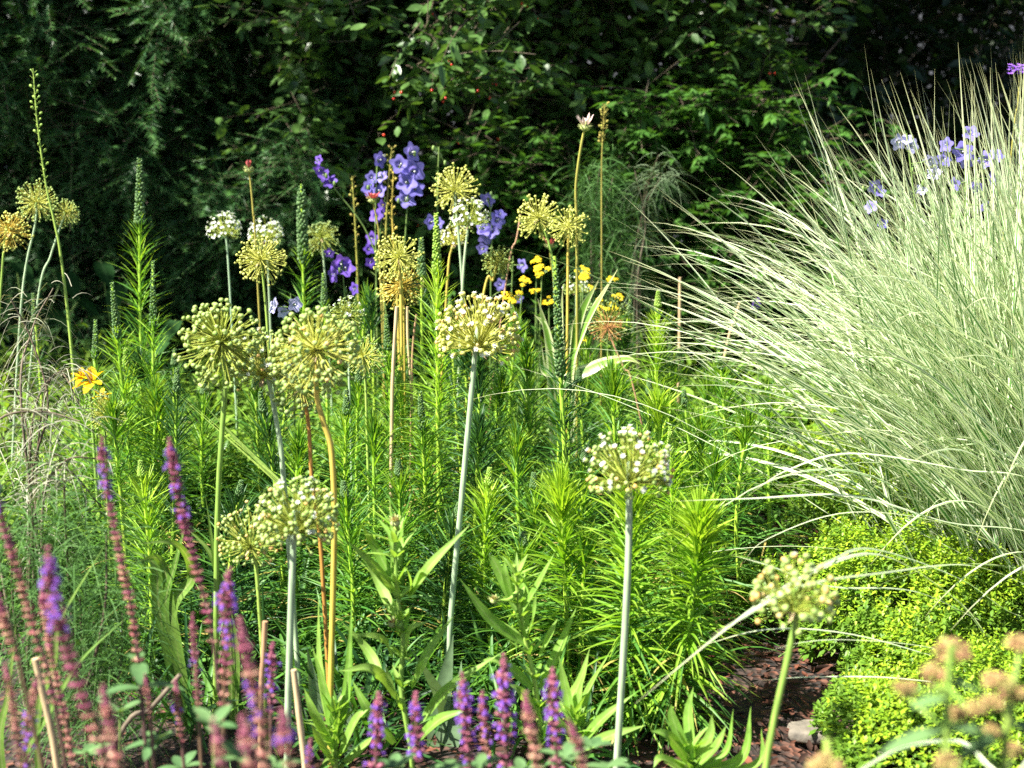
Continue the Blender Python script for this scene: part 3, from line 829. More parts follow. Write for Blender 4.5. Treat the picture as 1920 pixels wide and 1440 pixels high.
A('dull green allium globe peeping out at the right of the largest yellow globe', 682, 668, 40, 2.7, [(685, 710), (688, 800)], caps='caps_dull', ray='ray_yellow', smat='stem_green', sr=0.004)
A('large white topped allium dome on a long bluish stem at the centre of the bed', 897, 612, 72, 2.4, [(892, 650), (880, 780), (866, 930), (845, 1160)], 'dome', 'caps_yellow', 'ray_yellow', 'stem_blue', n=190, white=0.4, amber=0.22, sr=0.0075)
A('cream allium dome on a straight pale stem, right of centre in front of lime tufts', 1180, 866, 76, 2.0, [(1180, 915), (1176, 1100), (1156, 1440)], 'dome', 'caps_green', 'ray_green', 'stem_blue', n=180, white=0.35, amber=0.22, sr=0.0078)
A('cream allium dome on a stout pale stem, in front of a looser greener head', 557, 958, 72, 2.0, [(551, 1000), (540, 1330)], 'dome', 'caps_green', 'ray_green', 'stem_blue', n=190, white=0.2, amber=0.06, capr=0.075, sr=0.0078)
A('loose yellowish green allium head close behind the left cream dome', 468, 995, 60, 2.2, [(478, 1040), (490, 1200)], 'dome', 'caps_green', 'ray_green', 'stem_green', n=110, amber=0.3, capr=0.07, sr=0.005, pmax=np.pi * 0.62)
A('nearest blurred allium dome with few fat capsules, at lower right under arching grass', 1490, 1105, 74, 1.6, [(1493, 1155), (1478, 1230), (1436, 1440)], 'dome', 'caps_green', 'ray_green', 'stem_green', n=85, capr=0.11, white=0.15, amber=0.18, sr=0.0062)
A('dull green allium globe behind the dry brown starburst', 1143, 600, 45, 3.35, [(1146, 640), (1150, 720)], caps='caps_dull', ray='ray_green', smat='stem_green', sr=0.004)
A('dry brown allium starburst on a leaning pinkish stem', 1140, 614, 34, 3.2, [(1150, 645), (1170, 690), (1190, 735)], 'dry', ray='ray_brown', smat='stem_pink', n=90, sr=0.0035)
A('tiny dried straw coloured allium head on a thin brown stalk in the pale grass', 1618, 748, 17, 3.3, [(1616, 765), (1612, 870)], 'dry', ray='ray_gold', smat='stem_pink', n=60, sr=0.002)
A('faint olive allium globe hidden in foliage below the yellow lily', 195, 775, 42, 2.9, [(197, 815), (200, 900)], caps='caps_dull', ray='ray_yellow', smat='stem_green', sr=0.004)
A('small white allium partly hidden behind the yellow yarrow heads', 1080, 535, 22, 3.7, [(1080, 560), (1080, 600)], 'dome', 'caps_green', 'ray_green', 'stem_blue', n=90, white=0.5, sr=0.003)

# ================================================================== LIATRIS (narrow leaves in spirals up one stem)
def liatris(label, tx, ty, Yt, bx, Yb, kind='spike', tone='mid', Lb=0.12, Lt=0.02, W=0.0045, n=210, bud=0.16, elev=(10, 55), droop=0.45, group='blazing star stems in the bed', bud_w=0.007, sr=0.0048, blunt=False):
    n = int(n * 1.45); Lb = Lb * 1.12
    if kind == 'spike': W, Lt, droop, n = W * (1.02 if Yt < 2.9 else 0.85), max(Lt, 0.065), droop * 0.9, int(n * 1.15)
    else: W = W * 1.02
    top, base = at(tx, ty, Yt), gp(bx, Yb)
    H = np.linalg.norm(top - base)
    root = thing('blazing_star', label, 'blazing star', base, group)
    mid = (top + base) / 2 + np.array([rng.normal(0, 0.008), rng.normal(0, 0.008), 0])
    c = smooth_path([base, mid, top], 30)
    s = MB()
    tube(s, [base, mid, top], sr, sr * 0.55, 7, 18)
    s.build('stem', 'liatris_stem', root, base)
    t0, t1 = 0.02, (1.0 - bud * 0.55 if kind == 'spike' else 1.0)
    t = np.sort(rng.uniform(t0, t1, n)) if kind == 'spike' else np.concatenate([np.sort(rng.uniform(t0, 0.985, int(n * 0.68))), rng.uniform(0.86, 1.0, n - int(n * 0.68))])
    n = len(t)
    idx = t * (len(c) - 1)
    i0 = np.minimum(idx.astype(int), len(c) - 2); fr = (idx - i0)[:, None]
    P = c[i0] * (1 - fr) + c[i0 + 1] * fr
    az = np.arange(n) * 2.39996 + rng.normal(0, 0.25, n)
    tt = (t - t0) / (t1 - t0)
    if kind == 'spike':
        ln = (Lt + (Lb - Lt) * (1 - tt) ** 1.1) * np.clip((1 - tt) / 0.16, 0.25, 1)
        el = np.radians(elev[0] + (elev[1] - elev[0]) * tt + rng.normal(0, 9, n))
        dr = droop * (1 - 0.75 * tt)
    else:
        ln = Lt + (Lb - Lt) * (1 - tt) ** 0.9
        ln = np.where(tt > 0.93, ln * rng.uniform(0.5, 1.0, n), ln)
        el = np.radians(elev[0] + (elev[1] - elev[0]) * tt ** 1.4 + rng.normal(0, 10, n))
        el = np.where(tt > 0.87, np.radians(rng.uniform(38, 89, n)), el)
        dr = droop * (1 - 0.8 * tt)
    ln = ln * rng.uniform(0.8, 1.15, n)
    D = np.stack([np.cos(az) * np.cos(el), np.sin(az) * np.cos(el), np.sin(el)], 1)
    m = MB()
    wv = W * (0.65 + 0.35 * (1 - tt)) if kind == 'spike' else W * (0.8 + 0.2 * (1 - tt))
    mats = {'mid': ['liatris', 'liatris_bright'], 'bright': ['liatris_bright', 'liatris'], 'dark': ['liatris_dark', 'liatris']}[tone]
    hi = rng.random(n) < np.clip(tt * 0.9 - 0.25, 0.0, 0.7) if tone == 'mid' else rng.random(n) < (np.clip(0.75 - 1.3 * tt, 0, 1) if tone == 'bright' else 0.15)
    old = (tt < 0.35) & (rng.random(n) < 0.09)
    young = (tt > 0.8) & ~old if tone == 'bright' else np.zeros(n, bool)
    for k in (0, 1, 2, 3):
        q = [~hi & ~old & ~young, hi & ~old & ~young, old, young][k]
        if q.any():
            blades(m, P[q], D[q], ln[q], wv[q] if np.ndim(wv) else wv, dr[q] * rng.uniform(0.6, 1.3, q.sum()), 5, 'linear', 0.35, roll=rng.normal(0, 0.45, q.sum()), mat=k)
    m.build('leaves', mats + ['old_leaf', 'young_leaf'], root, base)
    if kind == 'spike':
        b = MB()
        nb = int(60 + 400 * bud)
        tb = np.sort(rng.uniform(1 - bud, 1.0, nb))
        idx = tb * (len(c) - 1); i0 = np.minimum(idx.astype(int), len(c) - 2); fr = (idx - i0)[:, None]
        Pb = c[i0] * (1 - fr) + c[i0 + 1] * fr
        az = np.arange(nb) * 2.39996
        u = (tb - (1 - bud)) / bud
        rad = bud_w * ((1 - 0.55 * u) if not blunt else np.sqrt(np.maximum(0.05, 1 - u ** 6)))
        o = np.stack([np.cos(az), np.sin(az), np.full(nb, 0.9)], 1)
        blobs(b, Pb + o * rad[:, None] * [0.8, 0.8, 0.2], rad * 0.42, o, 1.35, sphere_tpl(6, 4))
        b.build('flower_spike', 'bud_bright' if tone == 'bright' else 'bud_dark', root, base)

Lz = liatris
Lz('tall leafy spike standing highest against the dark yew, narrow bristling leaves', 262, 298, 3.4, 296, 3.35, Lb=0.13, n=260, bud=0.17, Lt=0.025, bud_w=0.011)
Lz('shorter green spike with a blunt bud left of the tallest one', 210, 530, 3.0, 268, 2.95, Lb=0.12, n=190, bud=0.18, bud_w=0.008)
Lz('leafy spike with a dark bud leaning in front of the tallest one', 287, 490, 3.1, 268, 3.0, Lb=0.12, n=190, bud=0.2, bud_w=0.007)
Lz('small leafy spike above the yellow lily', 179, 600, 3.15, 215, 3.05, Lb=0.1, n=140, bud=0.15)
Lz('small leafy spike among the wiry grey strands at the left edge', 62, 550, 3.4, 90, 3.3, tone='dark', Lb=0.08, n=110, bud=0.12)
Lz('thick blunt bud spike with few leaves beside the dull green globe', 565, 345, 3.6, 573, 3.5, tone='mid', Lb=0.1, n=170, bud=0.24, bud_w=0.011, blunt=True, Lt=0.03)
Lz('brightest tall lime spike at the centre, left of the white dome', 818, 400, 3.05, 824, 2.95, tone='bright', Lb=0.14, n=330, bud=0.16, bud_w=0.009, elev=(5, 60), sr=0.006)
Lz('tall dark budded spike with sparse drooping leaves right of the white dome', 1040, 480, 2.8, 1078, 2.7, tone='dark', Lb=0.085, n=150, bud=0.32, bud_w=0.009, Lt=0.03, droop=0.6, sr=0.006)
Lz('slim dark budded spike right below the white dome', 929, 650, 3.2, 933, 3.1, tone='mid', Lb=0.11, n=180, bud=0.25, bud_w=0.007)
Lz('bright lime spike at the back beside the dry brown starburst', 1234, 545, 3.3, 1232, 3.25, tone='bright', Lb=0.12, n=260, bud=0.06, elev=(5, 65), Lt=0.03)
Lz('dark leafy spike just right of the bright back spike', 1256, 640, 3.4, 1270, 3.3, tone='dark', Lb=0.09, n=150, bud=0.12)
Lz('open tuft of long leaves in front of the dry starburst stem', 1145, 700, 3.0, 1150, 2.95, 'tuft', 'mid', Lb=0.15, Lt=0.07, n=190, elev=(5, 70))
Lz('flat topped tuft with a tiny pinkish crown below the bright back spike', 1232, 748, 2.9, 1226, 2.85, 'tuft', 'bright', Lb=0.14, Lt=0.06, n=190, elev=(0, 65))
Lz('short lime spike rising behind the right cream allium dome', 1257, 800, 2.7, 1264, 2.65, tone='bright', Lb=0.11, n=190, bud=0.12, bud_w=0.007)
Lz('leafy spike with a shaded top among arching grass tips', 1347, 625, 3.15, 1364, 3.05, tone='mid', Lb=0.12, n=230, bud=0.15, elev=(5, 60))
Lz('lime tipped tuft low at the centre, left of the white stemmed dome', 918, 878, 2.55, 926, 2.5, tone='bright', Lb=0.12, n=210, bud=0.08, Lt=0.04, elev=(10, 65))
Lz('dense dark green spike left of the bluish allium stem', 788, 735, 2.8, 802, 2.75, tone='mid', Lb=0.13, n=250, bud=0.16)
Lz('wide lime tuft left of the straight pale stem', 1050, 915, 2.42, 1072, 2.38, 'tuft', 'bright', Lb=0.125, Lt=0.07, n=330, elev=(0, 68), W=0.0052)
Lz('broad lime tuft directly behind the straight pale stem', 1185, 905, 2.34, 1165, 2.3, 'tuft', 'bright', Lb=0.13, Lt=0.072, n=380, elev=(0, 68), W=0.0055)
Lz('brightest nearest tuft arching over the bark mulch', 1312, 965, 2.3, 1243, 2.3, 'tuft', 'bright', Lb=0.125, Lt=0.068, n=430, elev=(-5, 66), W=0.0058, droop=0.55, sr=0.006)
Lz('slender green spike left of the twin yellow globes', 724, 590, 3.1, 718, 3.0, tone='mid', Lb=0.12, n=210, bud=0.13)
Lz('green tuft with upright leaf tips right below the dark budded spike', 985, 650, 3.15, 985, 3.05, 'tuft', 'mid', Lb=0.13, Lt=0.05, n=200, elev=(10, 75))
Lz('bluish budded spike behind the bright central spike', 790, 445, 3.5, 792, 3.4, tone='dark', Lb=0.09, n=130, bud=0.14, bud_w=0.01)
Lz('small green bud spike below the violet bells left of centre', 606, 512, 3.4, 610, 3.3, tone='mid', Lb=0.1, n=140, bud=0.12)
Lz('green tuft peeping over arching grass at the edge of the oregano', 1440, 745, 3.1, 1445, 3.0, 'tuft', 'mid', Lb=0.13, Lt=0.06, n=170)
Lz('leafy stem in front of the olive globe stem', 332, 690, 2.9, 318, 2.8, tone='dark', Lb=0.12, n=190, bud=0.1)
Lz('tuft of dark leaves between the large trio and the yellow stems', 650, 730, 2.75, 660, 2.7, tone='mid', Lb=0.14, n=220, bud=0.1)
fill = [(480, 740, 2.75), (700, 800, 2.7), (870, 730, 2.9), (955, 800, 2.75), (1100, 810, 2.75), (1330, 860, 2.7), (1400, 800, 2.85), (560, 830, 2.7),
        (1000, 880, 2.6), (850, 930, 2.55), (640, 900, 2.55), (740, 870, 2.6), (1110, 1010, 2.4), (980, 980, 2.45), (1330, 760, 2.95), (450, 880, 2.6), (260, 830, 2.6), (230, 760, 2.75), (690, 690, 3.0), (890, 800, 2.8), (1290, 740, 3.0), (1190, 830, 2.75), (1060, 760, 2.95)]
fill += [(700, 560, 3.5), (880, 560, 3.6), (960, 590, 3.6), (1110, 590, 3.5), (1180, 600, 3.6), (230, 640, 3.2), (320, 630, 3.3), (270, 700, 3.0), (150, 690, 3.2), (1340, 700, 3.3), (655, 640, 3.3), (690, 600, 3.4), (770, 620, 3.3), (850, 600, 3.3), (880, 690, 3.1), (960, 610, 3.4), (1010, 640, 3.3), (1100, 650, 3.3), (1170, 640, 3.5), (1290, 640, 3.4), (1200, 690, 3.2), (1310, 690, 3.2), (910, 720, 3.1), (1080, 700, 3.1), (740, 700, 3.1), (540, 700, 3.2), (460, 690, 3.2), (370, 700, 3.2), (300, 720, 3.0), (250, 690, 3.2)]
for tx, ty, Y in fill:
    tx += rng.normal(0, 12); ty += rng.normal(0, 18)
    Lz('narrow leaved green shoot in the dense thicket at the middle of the bed', tx, ty, Y, tx + rng.normal(0, 24), Y - 0.04, 'tuft' if rng.random() < 0.55 else 'spike', ['mid', 'mid', 'dark', 'mid', 'dark', 'bright'][rng.integers(0, 6)], Lb=rng.uniform(0.12, 0.16), Lt=0.05, n=170, elev=(5, 68), bud=0.08, group='narrow leaved shoots of the thicket')

# basal clumps of long arching leaves
def clump(label, px, Y, n, L, W, mats, group, name='leaf_clump', cat='plant', spread=0.05, elev=(30, 80), droop=0.7):
    base = gp(px, Y)
    m = MB()
    az = rng.uniform(0, 2 * np.pi, n); el = np.radians(rng.uniform(elev[0], elev[1], n))
    P = base + np.stack([rng.normal(0, spread, n), rng.normal(0, spread, n), np.zeros(n)], 1)
    D = np.stack([np.cos(az) * np.cos(el), np.sin(az) * np.cos(el), np.sin(el)], 1)
    k = rng.integers(0, len(mats), n)
    for j in range(len(mats)):
        q = k == j
        if q.any():
            blades(m, P[q], D[q], L * rng.uniform(0.6, 1.15, q.sum()), W * rng.uniform(0.7, 1.2, q.sum()), droop * rng.uniform(0.3, 1.1, q.sum()), 8, 'linear', 0.35, roll=rng.normal(0, 0.4, q.sum()), mat=j)
    o = m.build(name, mats, None, base)
    o.location = tuple(base)
    tagged(o, label, cat, group)
for px, Y in [(640, 2.5), (700, 2.35), (560, 2.55), (820, 2.5), (900, 2.4), (980, 2.35), (1080, 2.4), (1150, 2.4), (760, 2.6), (480, 2.55), (400, 2.6), (330, 2.55), (250, 2.55), (1020, 2.55), (930, 2.65), (1120, 2.6), (1240, 2.62), (860, 2.7), (690, 2.75), (580, 2.8), (420, 2.85), (300, 2.8),  (1190, 2.8), (370, 2.3), (640, 2.22), (1010, 2.2)]:
    clump('clump of long arching dark green leaves at the foot of the thicket', px, Y, 55, 0.24, 0.008, ['liatris', 'liatris_dark'], 'arching leaf clumps on the ground')

# ================================================================== VARIEGATED GRASS
def miscanthus():
    base = gp(2030, 2.9)
    root = thing('variegated_grass', 'huge fountain of white striped variegated grass filling the right side', 'ornamental grass', base)
    def mass(m, n, az, h, u, ztop, k, W, spread):
        P = base + np.stack([rng.normal(0, spread, n), rng.normal(0, spread, n), np.zeros(n)], 1)
        ze = (ztop - 0.36 * (h / 0.85) ** 2) * u
        V = np.stack([np.cos(az) * h, np.sin(az) * h, ze + k], 1)
        L = np.linalg.norm(V, axis=1)
        blades(m, P, V, L, W, k / L, 15, 'linear', 0.3, roll=rng.normal(0, 0.7, n), tint=rng.random(n) ** 0.7)
    m = MB()
    n = 1500
    u = np.where(rng.random(n) < 0.9, rng.uniform(0.58, 1.0, n), rng.uniform(0.25, 0.6, n))
    h = 0.90 * rng.random(n) ** 1.15
    mass(m, n, np.pi + rng.normal(0.12, 0.6, n), h, u, 1.1, rng.uniform(0.2, 0.85, n) * (0.2 + h), rng.uniform(0.005, 0.0098, n), 0.11)
    n = 600
    h = 0.6 * rng.random(n)
    mass(m, n, rng.uniform(0, 2 * np.pi, n), h, rng.uniform(0.5, 1.0, n), 1.08, rng.uniform(0.05, 0.4, n) * (0.4 + h), rng.uniform(0.0055, 0.010, n), 0.13)
    o = m.build('blades', 'grass', root, base)
    # long blades that arch forward and left, followed one by one in the photo
    arcs = [
        ([(1900, 1230, 2.7), (1800, 1130, 2.3), (1650, 1040, 2.0), (1500, 1085, 1.85), (1360, 1180, 1.75), (1190, 1320, 1.7)], 0.0085),
        ([(1930, 1100, 2.6), (1820, 1060, 2.2), (1650, 1075, 1.8), (1500, 1100, 1.62), (1380, 1165, 1.55), (1330, 1195, 1.5)], 0.007),
        ([(1930, 1160, 2.6), (1800, 1085, 2.3), (1640, 1030, 2.05), (1560, 1050, 1.9), (1478, 1092, 1.8)], 0.009),
        ([(1960, 1010, 2.6), (1780, 980, 2.3), (1600, 930, 2.2), (1400, 935, 2.15), (1255, 940, 2.1)], 0.008),
        ([(1930, 1290, 2.5), (1780, 1240, 2.3), (1600, 1190, 2.15), (1440, 1180, 2.05), (1300, 1215, 2.0)], 0.008),
        ([(1900, 1180, 2.6), (1720, 1110, 2.35), (1560, 1100, 2.2), (1440, 1060, 2.15), (1370, 1040, 2.15)], 0.006),
        ([(1960, 1080, 2.6), (1800, 990, 2.4), (1600, 960, 2.25), (1440, 1010, 2.2), (1390, 1060, 2.2)], 0.008),
        ([(1940, 1300, 2.4), (1800, 1285, 2.25), (1660, 1270, 2.15), (1500, 1270, 2.1), (1415, 1278, 2.1)], 0.006),
        ([(1930, 1260, 2.5), (1750, 1215, 2.2), (1600, 1200, 2.05), (1500, 1205, 2.0), (1430, 1225, 1.95)], 0.006),
        ([(1930, 1420, 1.5), (1800, 1390, 1.45), (1700, 1400, 1.4), (1620, 1440, 1.35), (1560, 1490, 1.35)], 0.006),
        ([(1960, 920, 2.5), (1800, 880, 2.3), (1600, 850, 2.2), (1480, 880, 2.15), (1400, 930, 2.1)], 0.0085),
    ]
    am = MB()
    for pts, w in arcs:
        P = [base + rng.normal(0, 0.05, 3) * [1, 1, 0]] + [at(*p) for p in pts]
        ribbon(am, P, w * 0.78, 'linear', 0.3, rng.random(), 0, 34, up=(-0.2, -0.45, 0.85), twist=rng.normal(0, 0.5))
    am.build('arching_blades', 'grass', root, base)
miscanthus()

# ================================================================== GOLDEN OREGANO
def mound(label, px, Y, rx, ry, h, n, mats, group, lf=0.0115, name='oregano', cat='oregano'):
    base = gp(px, Y)
    root = thing(name, label, cat, base, group)
    az = rng.uniform(0, 2 * np.pi, n); r = np.sqrt(rng.random(n)) * 1.05
    bump = 1 + 0.18 * np.sin(az * 3 + px) + 0.1 * np.sin(az * 7)
    zz = h * np.sqrt(np.maximum(0.0, 1 - (r / 1.06) ** 2.6)) * (1 + 0.16 * np.sin(r * 9 + az * 4) + rng.normal(0, 0.07, n))
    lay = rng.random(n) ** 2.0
    P = base + np.stack([np.cos(az) * r * rx * bump, np.sin(az) * r * ry * bump, np.maximum(0.008, zz * (1 - 0.55 * lay))], 1)
    nrm = unit(np.stack([np.cos(az) * r * 0.9, np.sin(az) * r * 0.9, np.full(n, 0.9)], 1) + rng.normal(0, 0.25, (n, 3)))
    m = MB()
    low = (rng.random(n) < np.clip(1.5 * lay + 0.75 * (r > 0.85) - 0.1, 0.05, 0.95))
    h_ = unit(rng.normal(size=(n, 3))); S = unit(np.cross(nrm, h_)); U = np.cross(nrm, S)
    for j, (th, rise, k) in enumerate([(0, 0.25, 1), (np.pi, 0.25, 1), (np.pi / 2, 0.55, 0.85), (-np.pi / 2, 0.55, 0.85), (0.7, 1.2, 0.6), (3.9, 1.2, 0.6)]):
        d = S * math.cos(th) + U * math.sin(th) + nrm * rise
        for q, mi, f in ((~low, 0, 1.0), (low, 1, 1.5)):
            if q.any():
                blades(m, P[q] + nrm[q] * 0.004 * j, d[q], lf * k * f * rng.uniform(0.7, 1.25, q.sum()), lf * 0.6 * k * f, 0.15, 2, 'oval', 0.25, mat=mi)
    m.build('foliage', mats, root, base)
    s = MB()
    k = max(12, n // 20)
    rods(s, base + np.stack([rng.normal(0, rx * 0.3, k), rng.normal(0, ry * 0.3, k), np.zeros(k)], 1), P[:k] - nrm[:k] * 0.01, 0.0016, 0.001, 4)
    s.build('stems', 'wiry', root, base)
OG = ['oregano', 'oregano_low']
og = 'golden oregano mounds along the mulch'
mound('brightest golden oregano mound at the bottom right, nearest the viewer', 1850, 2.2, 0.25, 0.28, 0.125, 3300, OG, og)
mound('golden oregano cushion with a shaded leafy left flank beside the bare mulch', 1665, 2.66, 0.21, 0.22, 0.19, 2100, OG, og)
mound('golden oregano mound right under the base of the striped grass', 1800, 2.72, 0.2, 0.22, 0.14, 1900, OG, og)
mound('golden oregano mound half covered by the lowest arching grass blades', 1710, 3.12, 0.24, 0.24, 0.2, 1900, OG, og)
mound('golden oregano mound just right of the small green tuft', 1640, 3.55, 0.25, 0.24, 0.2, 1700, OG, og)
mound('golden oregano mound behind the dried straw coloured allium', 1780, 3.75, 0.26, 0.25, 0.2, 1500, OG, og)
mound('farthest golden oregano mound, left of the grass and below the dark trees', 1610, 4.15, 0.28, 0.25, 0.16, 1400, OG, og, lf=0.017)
mound('pale lime mound of soft leaves at the back between spikes and grass', 1400, 4.05, 0.25, 0.25, 0.17, 1100, ['under', 'mid_leaf'], 'soft leafy mounds at the back', lf=0.028, name='leafy_mound', cat='plant')
mound('pale lime mound of soft leaves behind the bright back spike', 1250, 4.15, 0.25, 0.25, 0.15, 1000, ['under', 'mid_leaf'], 'soft leafy mounds at the back', lf=0.03, name='leafy_mound', cat='plant')
mound('lime leafy mound under the yellow yarrow heads', 1080, 3.75, 0.25, 0.22, 0.15, 1000, ['under', 'mid_leaf'], 'soft leafy mounds at the back', lf=0.026, name='leafy_mound', cat='plant')
mound('lime leafy mound behind the large allium trio', 520, 3.3, 0.3, 0.25, 0.18, 1100, ['under', 'mid_leaf'], 'soft leafy mounds at the back', lf=0.026, name='leafy_mound', cat='plant')
mound('lime leafy mound behind the wiry strands at the left edge', 60, 3.1, 0.3, 0.25, 0.18, 1300, ['under', 'mid_leaf'], 'soft leafy mounds at the back', lf=0.02, name='leafy_mound', cat='plant')

# leafy upright shoots
def shoot(label, tx, ty, Y, bx, n=16, L=0.07, W=0.016, mat='under', group='leafy upright shoots at the back', name='leafy_shoot'):
    top, base = at(tx, ty, Y), gp(bx, Y)
    root = thing(name, label, 'plant', base, group)
    s = MB(); c = tube(s, [base, (top + base) / 2 + rng.normal(0, 0.01, 3), top], 0.003, 0.0016, 5, 20)
    s.build('stem', 'wiry', root, base)
    i = np.linspace(4, len(c) - 1, n).astype(int)
    az = np.arange(n) * 2.4; el = np.radians(np.linspace(5, 60, n) + rng.normal(0, 10, n))
    m = MB()
    blades(m, c[i], np.stack([np.cos(az) * np.cos(el), np.sin(az) * np.cos(el), np.sin(el)], 1), L * rng.uniform(0.7, 1.1, n) * np.linspace(1, 0.6, n), W, 0.35, 5, 'lance', 0.25)
    m.build('leaves', mat, root, base)
for k in range(46):
    px = rng.uniform(300, 1450) if k < 34 else rng.uniform(-20, 330)
    Y = rng.uniform(3.3, 4.6) if k < 34 else rng.uniform(2.9, 3.8)
    h = rng.uniform(0.14, 0.34)
    p = gp(px, Y); d_ = Y * CP - (h - CAM_H) * SP
    b = (h - CAM_H) * CP + Y * SP
    py = 720 - FPX * b / d_
    shoot('lime green leafy shoot filling the space between the spikes at the back', px + rng.normal(0, 12), py, Y, px, int(rng.integers(14, 24)), rng.uniform(0.05, 0.085), rng.uniform(0.009, 0.018), ['under', 'under', 'mid_leaf'][k % 3])
shoot('narrow willow leaved shoot before the dark gap left of the grass', 1330, 520, 4.3, 1320, 20, 0.1, 0.014, 'mid_leaf', None)
shoot('second willow leaved shoot, just left of the tan cane before the dark gap', 1255, 560, 4.3, 1262, 18, 0.09, 0.012, 'mid_leaf', None)

# small low weeds
um = MB()
n = 15000
P = np.stack([rng.uniform(-1.5, 0.75, n), rng.uniform(2.5, 4.7, n), rng.uniform(0.004, 0.1, n) * rng.random(n)], 1)
P = P[(P[:, 0] < 0.36) | (P[:, 1] > 3.1)]
P = P[~((P[:, 1] < 2.75) & (rng.random(len(P)) < 0.7))]
n = len(P)
az = rng.uniform(0, 6.28, n); el = rng.uniform(0.0, 0.9, n)
blades(um, P, np.stack([np.cos(az) * np.cos(el), np.sin(az) * np.cos(el), np.sin(el)], 1), rng.uniform(0.02, 0.055, n), rng.uniform(0.007, 0.016, n), 0.3, 3, 'lance', 0.25, mat=0)
n = 9000
P = np.stack([rng.uniform(-1.7, 0.9, n), rng.uniform(3.5, 5.0, n), rng.uniform(0.02, 0.26, n) * np.sqrt(rng.random(n))], 1)
az = rng.uniform(0, 6.28, n); el = rng.uniform(0.0, 1.2, n)
blades(um, P, np.stack([np.cos(az) * np.cos(el), np.sin(az) * np.cos(el), np.sin(el)], 1), rng.uniform(0.03, 0.075, n), rng.uniform(0.009, 0.02, n), 0.3, 3, 'lance', 0.25, mat=1)
kinded(um.build('undergrowth', ['mid_leaf', 'under']), 'stuff')

# ================================================================== BELLFLOWERS
def bell_tpl():
    nu, nv = 30, 8
    vs, ts = [], []
    for i in range(nv + 1):
        u = i / nv
        for j in range(nu):
            th = 2 * np.pi * j / nu
            lobe = (0.5 + 0.5 * math.cos(5 * th)) ** 0.8
            tm = 0.84 + 0.26 * lobe
            t = u * tm
            r = 0.16 + 0.72 * t ** 1.2 + 0.3 * max(0, t - 0.6) * (1 + 0.6 * lobe)
            z = 0.62 * t - 0.42 * max(0, t - 0.6) * 1.3
            vs.append([r * math.cos(th), r * math.sin(th), z])
            ts.append([0.5 + 0.25 * lobe, 0.2, u])
    fs = [[i * nu + j, i * nu + (j + 1) % nu, (i + 1) * nu + (j + 1) % nu, (i + 1) * nu + j] for i in range(nv) for j in range(nu)]
    return np.array(vs), np.array(fs)
BELL = bell_tpl()

def bellflower(label, stem, flowers, Y, mat='bell', R=0.018, leaves=10, buds=2):
    path = px_path(stem, Y)
    base = path[-1].copy()
    root = thing('bellflower', label, 'bellflower', base, 'violet bellflowers')
    s = MB(); c = tube(s, path, 0.0014, 0.0022, 6, 26)
    s.build('stem', 'wiry', root, base)
    for fx, fy, fr in flowers:
        p = at(fx, fy, Y)
        a = unit(np.array([rng.normal(-0.15, 0.6), -1.0, rng.normal(0.2, 0.4)]))
        q = p - a * fr * mpp(Y) * 0.3
        f = MB()
        v, fc = BELL
        h = unit(rng.normal(size=3)); S = unit(np.cross(a, h)); U = np.cross(a, S)
        rw = 1.06 * fr * mpp(Y)
        v_ = v * (1 + rng.normal(0, 0.02, v.shape))
        w = q + rw * (v_[:, :1] * S + v_[:, 1:2] * U + v_[:, 2:3] * a)
        col = np.ones((len(v), 4)); col[:, 0] = np.clip(rng.random() * 0.8 + rng.normal(0, 0.05, len(v)), 0, 1); col[:, 1] = 0.2; col[:, 2] = 0.3
        f.add(w, fc, col)
        rods(f, q[None], (q + a * rw * 0.62)[None], rw * 0.035, rw * 0.05, 5, mat=1)
        blobs(f, (q + a * rw * 0.62)[None], rw * 0.09, mat=1, tpl=TINY)
        near = c[np.argmin(((c - q) ** 2).sum(1))]
        fl = f.build('flower', [mat, 'white'], root, base)
        k = MB()
        rods(k, near[None], q[None], 0.0012, 0.0012, 4, 0.08, 4)
        blades(k, np.repeat(q[None], 5, 0), unit(rng.normal(size=(5, 3)) * 0.8 + a * 0.4), rw * 0.6, rw * 0.12, 0, 2, 'lance')
        k.build('calyx', 'wiry', fl, base)
    m = MB()
    if leaves:
        i = np.linspace(len(c) * 0.15, len(c) - 2, leaves).astype(int)
        az = rng.uniform(0, 6.28, leaves)
        blades(m, c[i], np.stack([np.cos(az), np.sin(az), np.full(leaves, 0.9)], 1), rng.uniform(0.02, 0.05, leaves), 0.004, 0.3, 4, 'lance', 0.2)
    if buds:
        i = rng.integers(1, max(2, len(c) // 3), buds)
        o = c[i] + rng.normal(0, 0.012, (buds, 3))
        rods(m, c[i], o, 0.0009, None, 4); blobs(m, o, 0.004, np.array([0, 0, 1.0]), 1.8)
    if m.n: m.build('leaves', 'wiry', root, base)

Bf = bellflower
Bf('tallest bellflower, six wide open lilac blue bells stacked on one stalk', [(768, 275), (764, 380), (758, 470), (752, 560)],
   [(771, 286, 16), (750, 310, 17), (776, 321, 18), (763, 343, 17), (779, 354, 14), (761, 374, 16)], 3.85, leaves=8)
Bf('bellflower with smaller star shaped blue bells, left of the tallest', [(708, 290), (704, 400), (706, 560)],
   [(711, 300, 13), (697, 333, 10), (716, 332, 11), (691, 354, 12), (713, 358, 12)], 3.9)
Bf('leaning bellflower with four dark violet bells at its tip', [(592, 300), (625, 350), (690, 440), (720, 560)],
   [(598, 300, 8), (599, 318, 10), (608, 328, 11), (620, 341, 12)], 3.8, 'bell_deep')
Bf('bellflower with side facing violet bells low behind the small red coneflower', [(722, 370), (712, 440), (704, 560)],
   [(717, 387, 11), (706, 405, 12), (698, 447, 11), (692, 468, 9), (695, 492, 9)], 3.95, 'bell_deep')
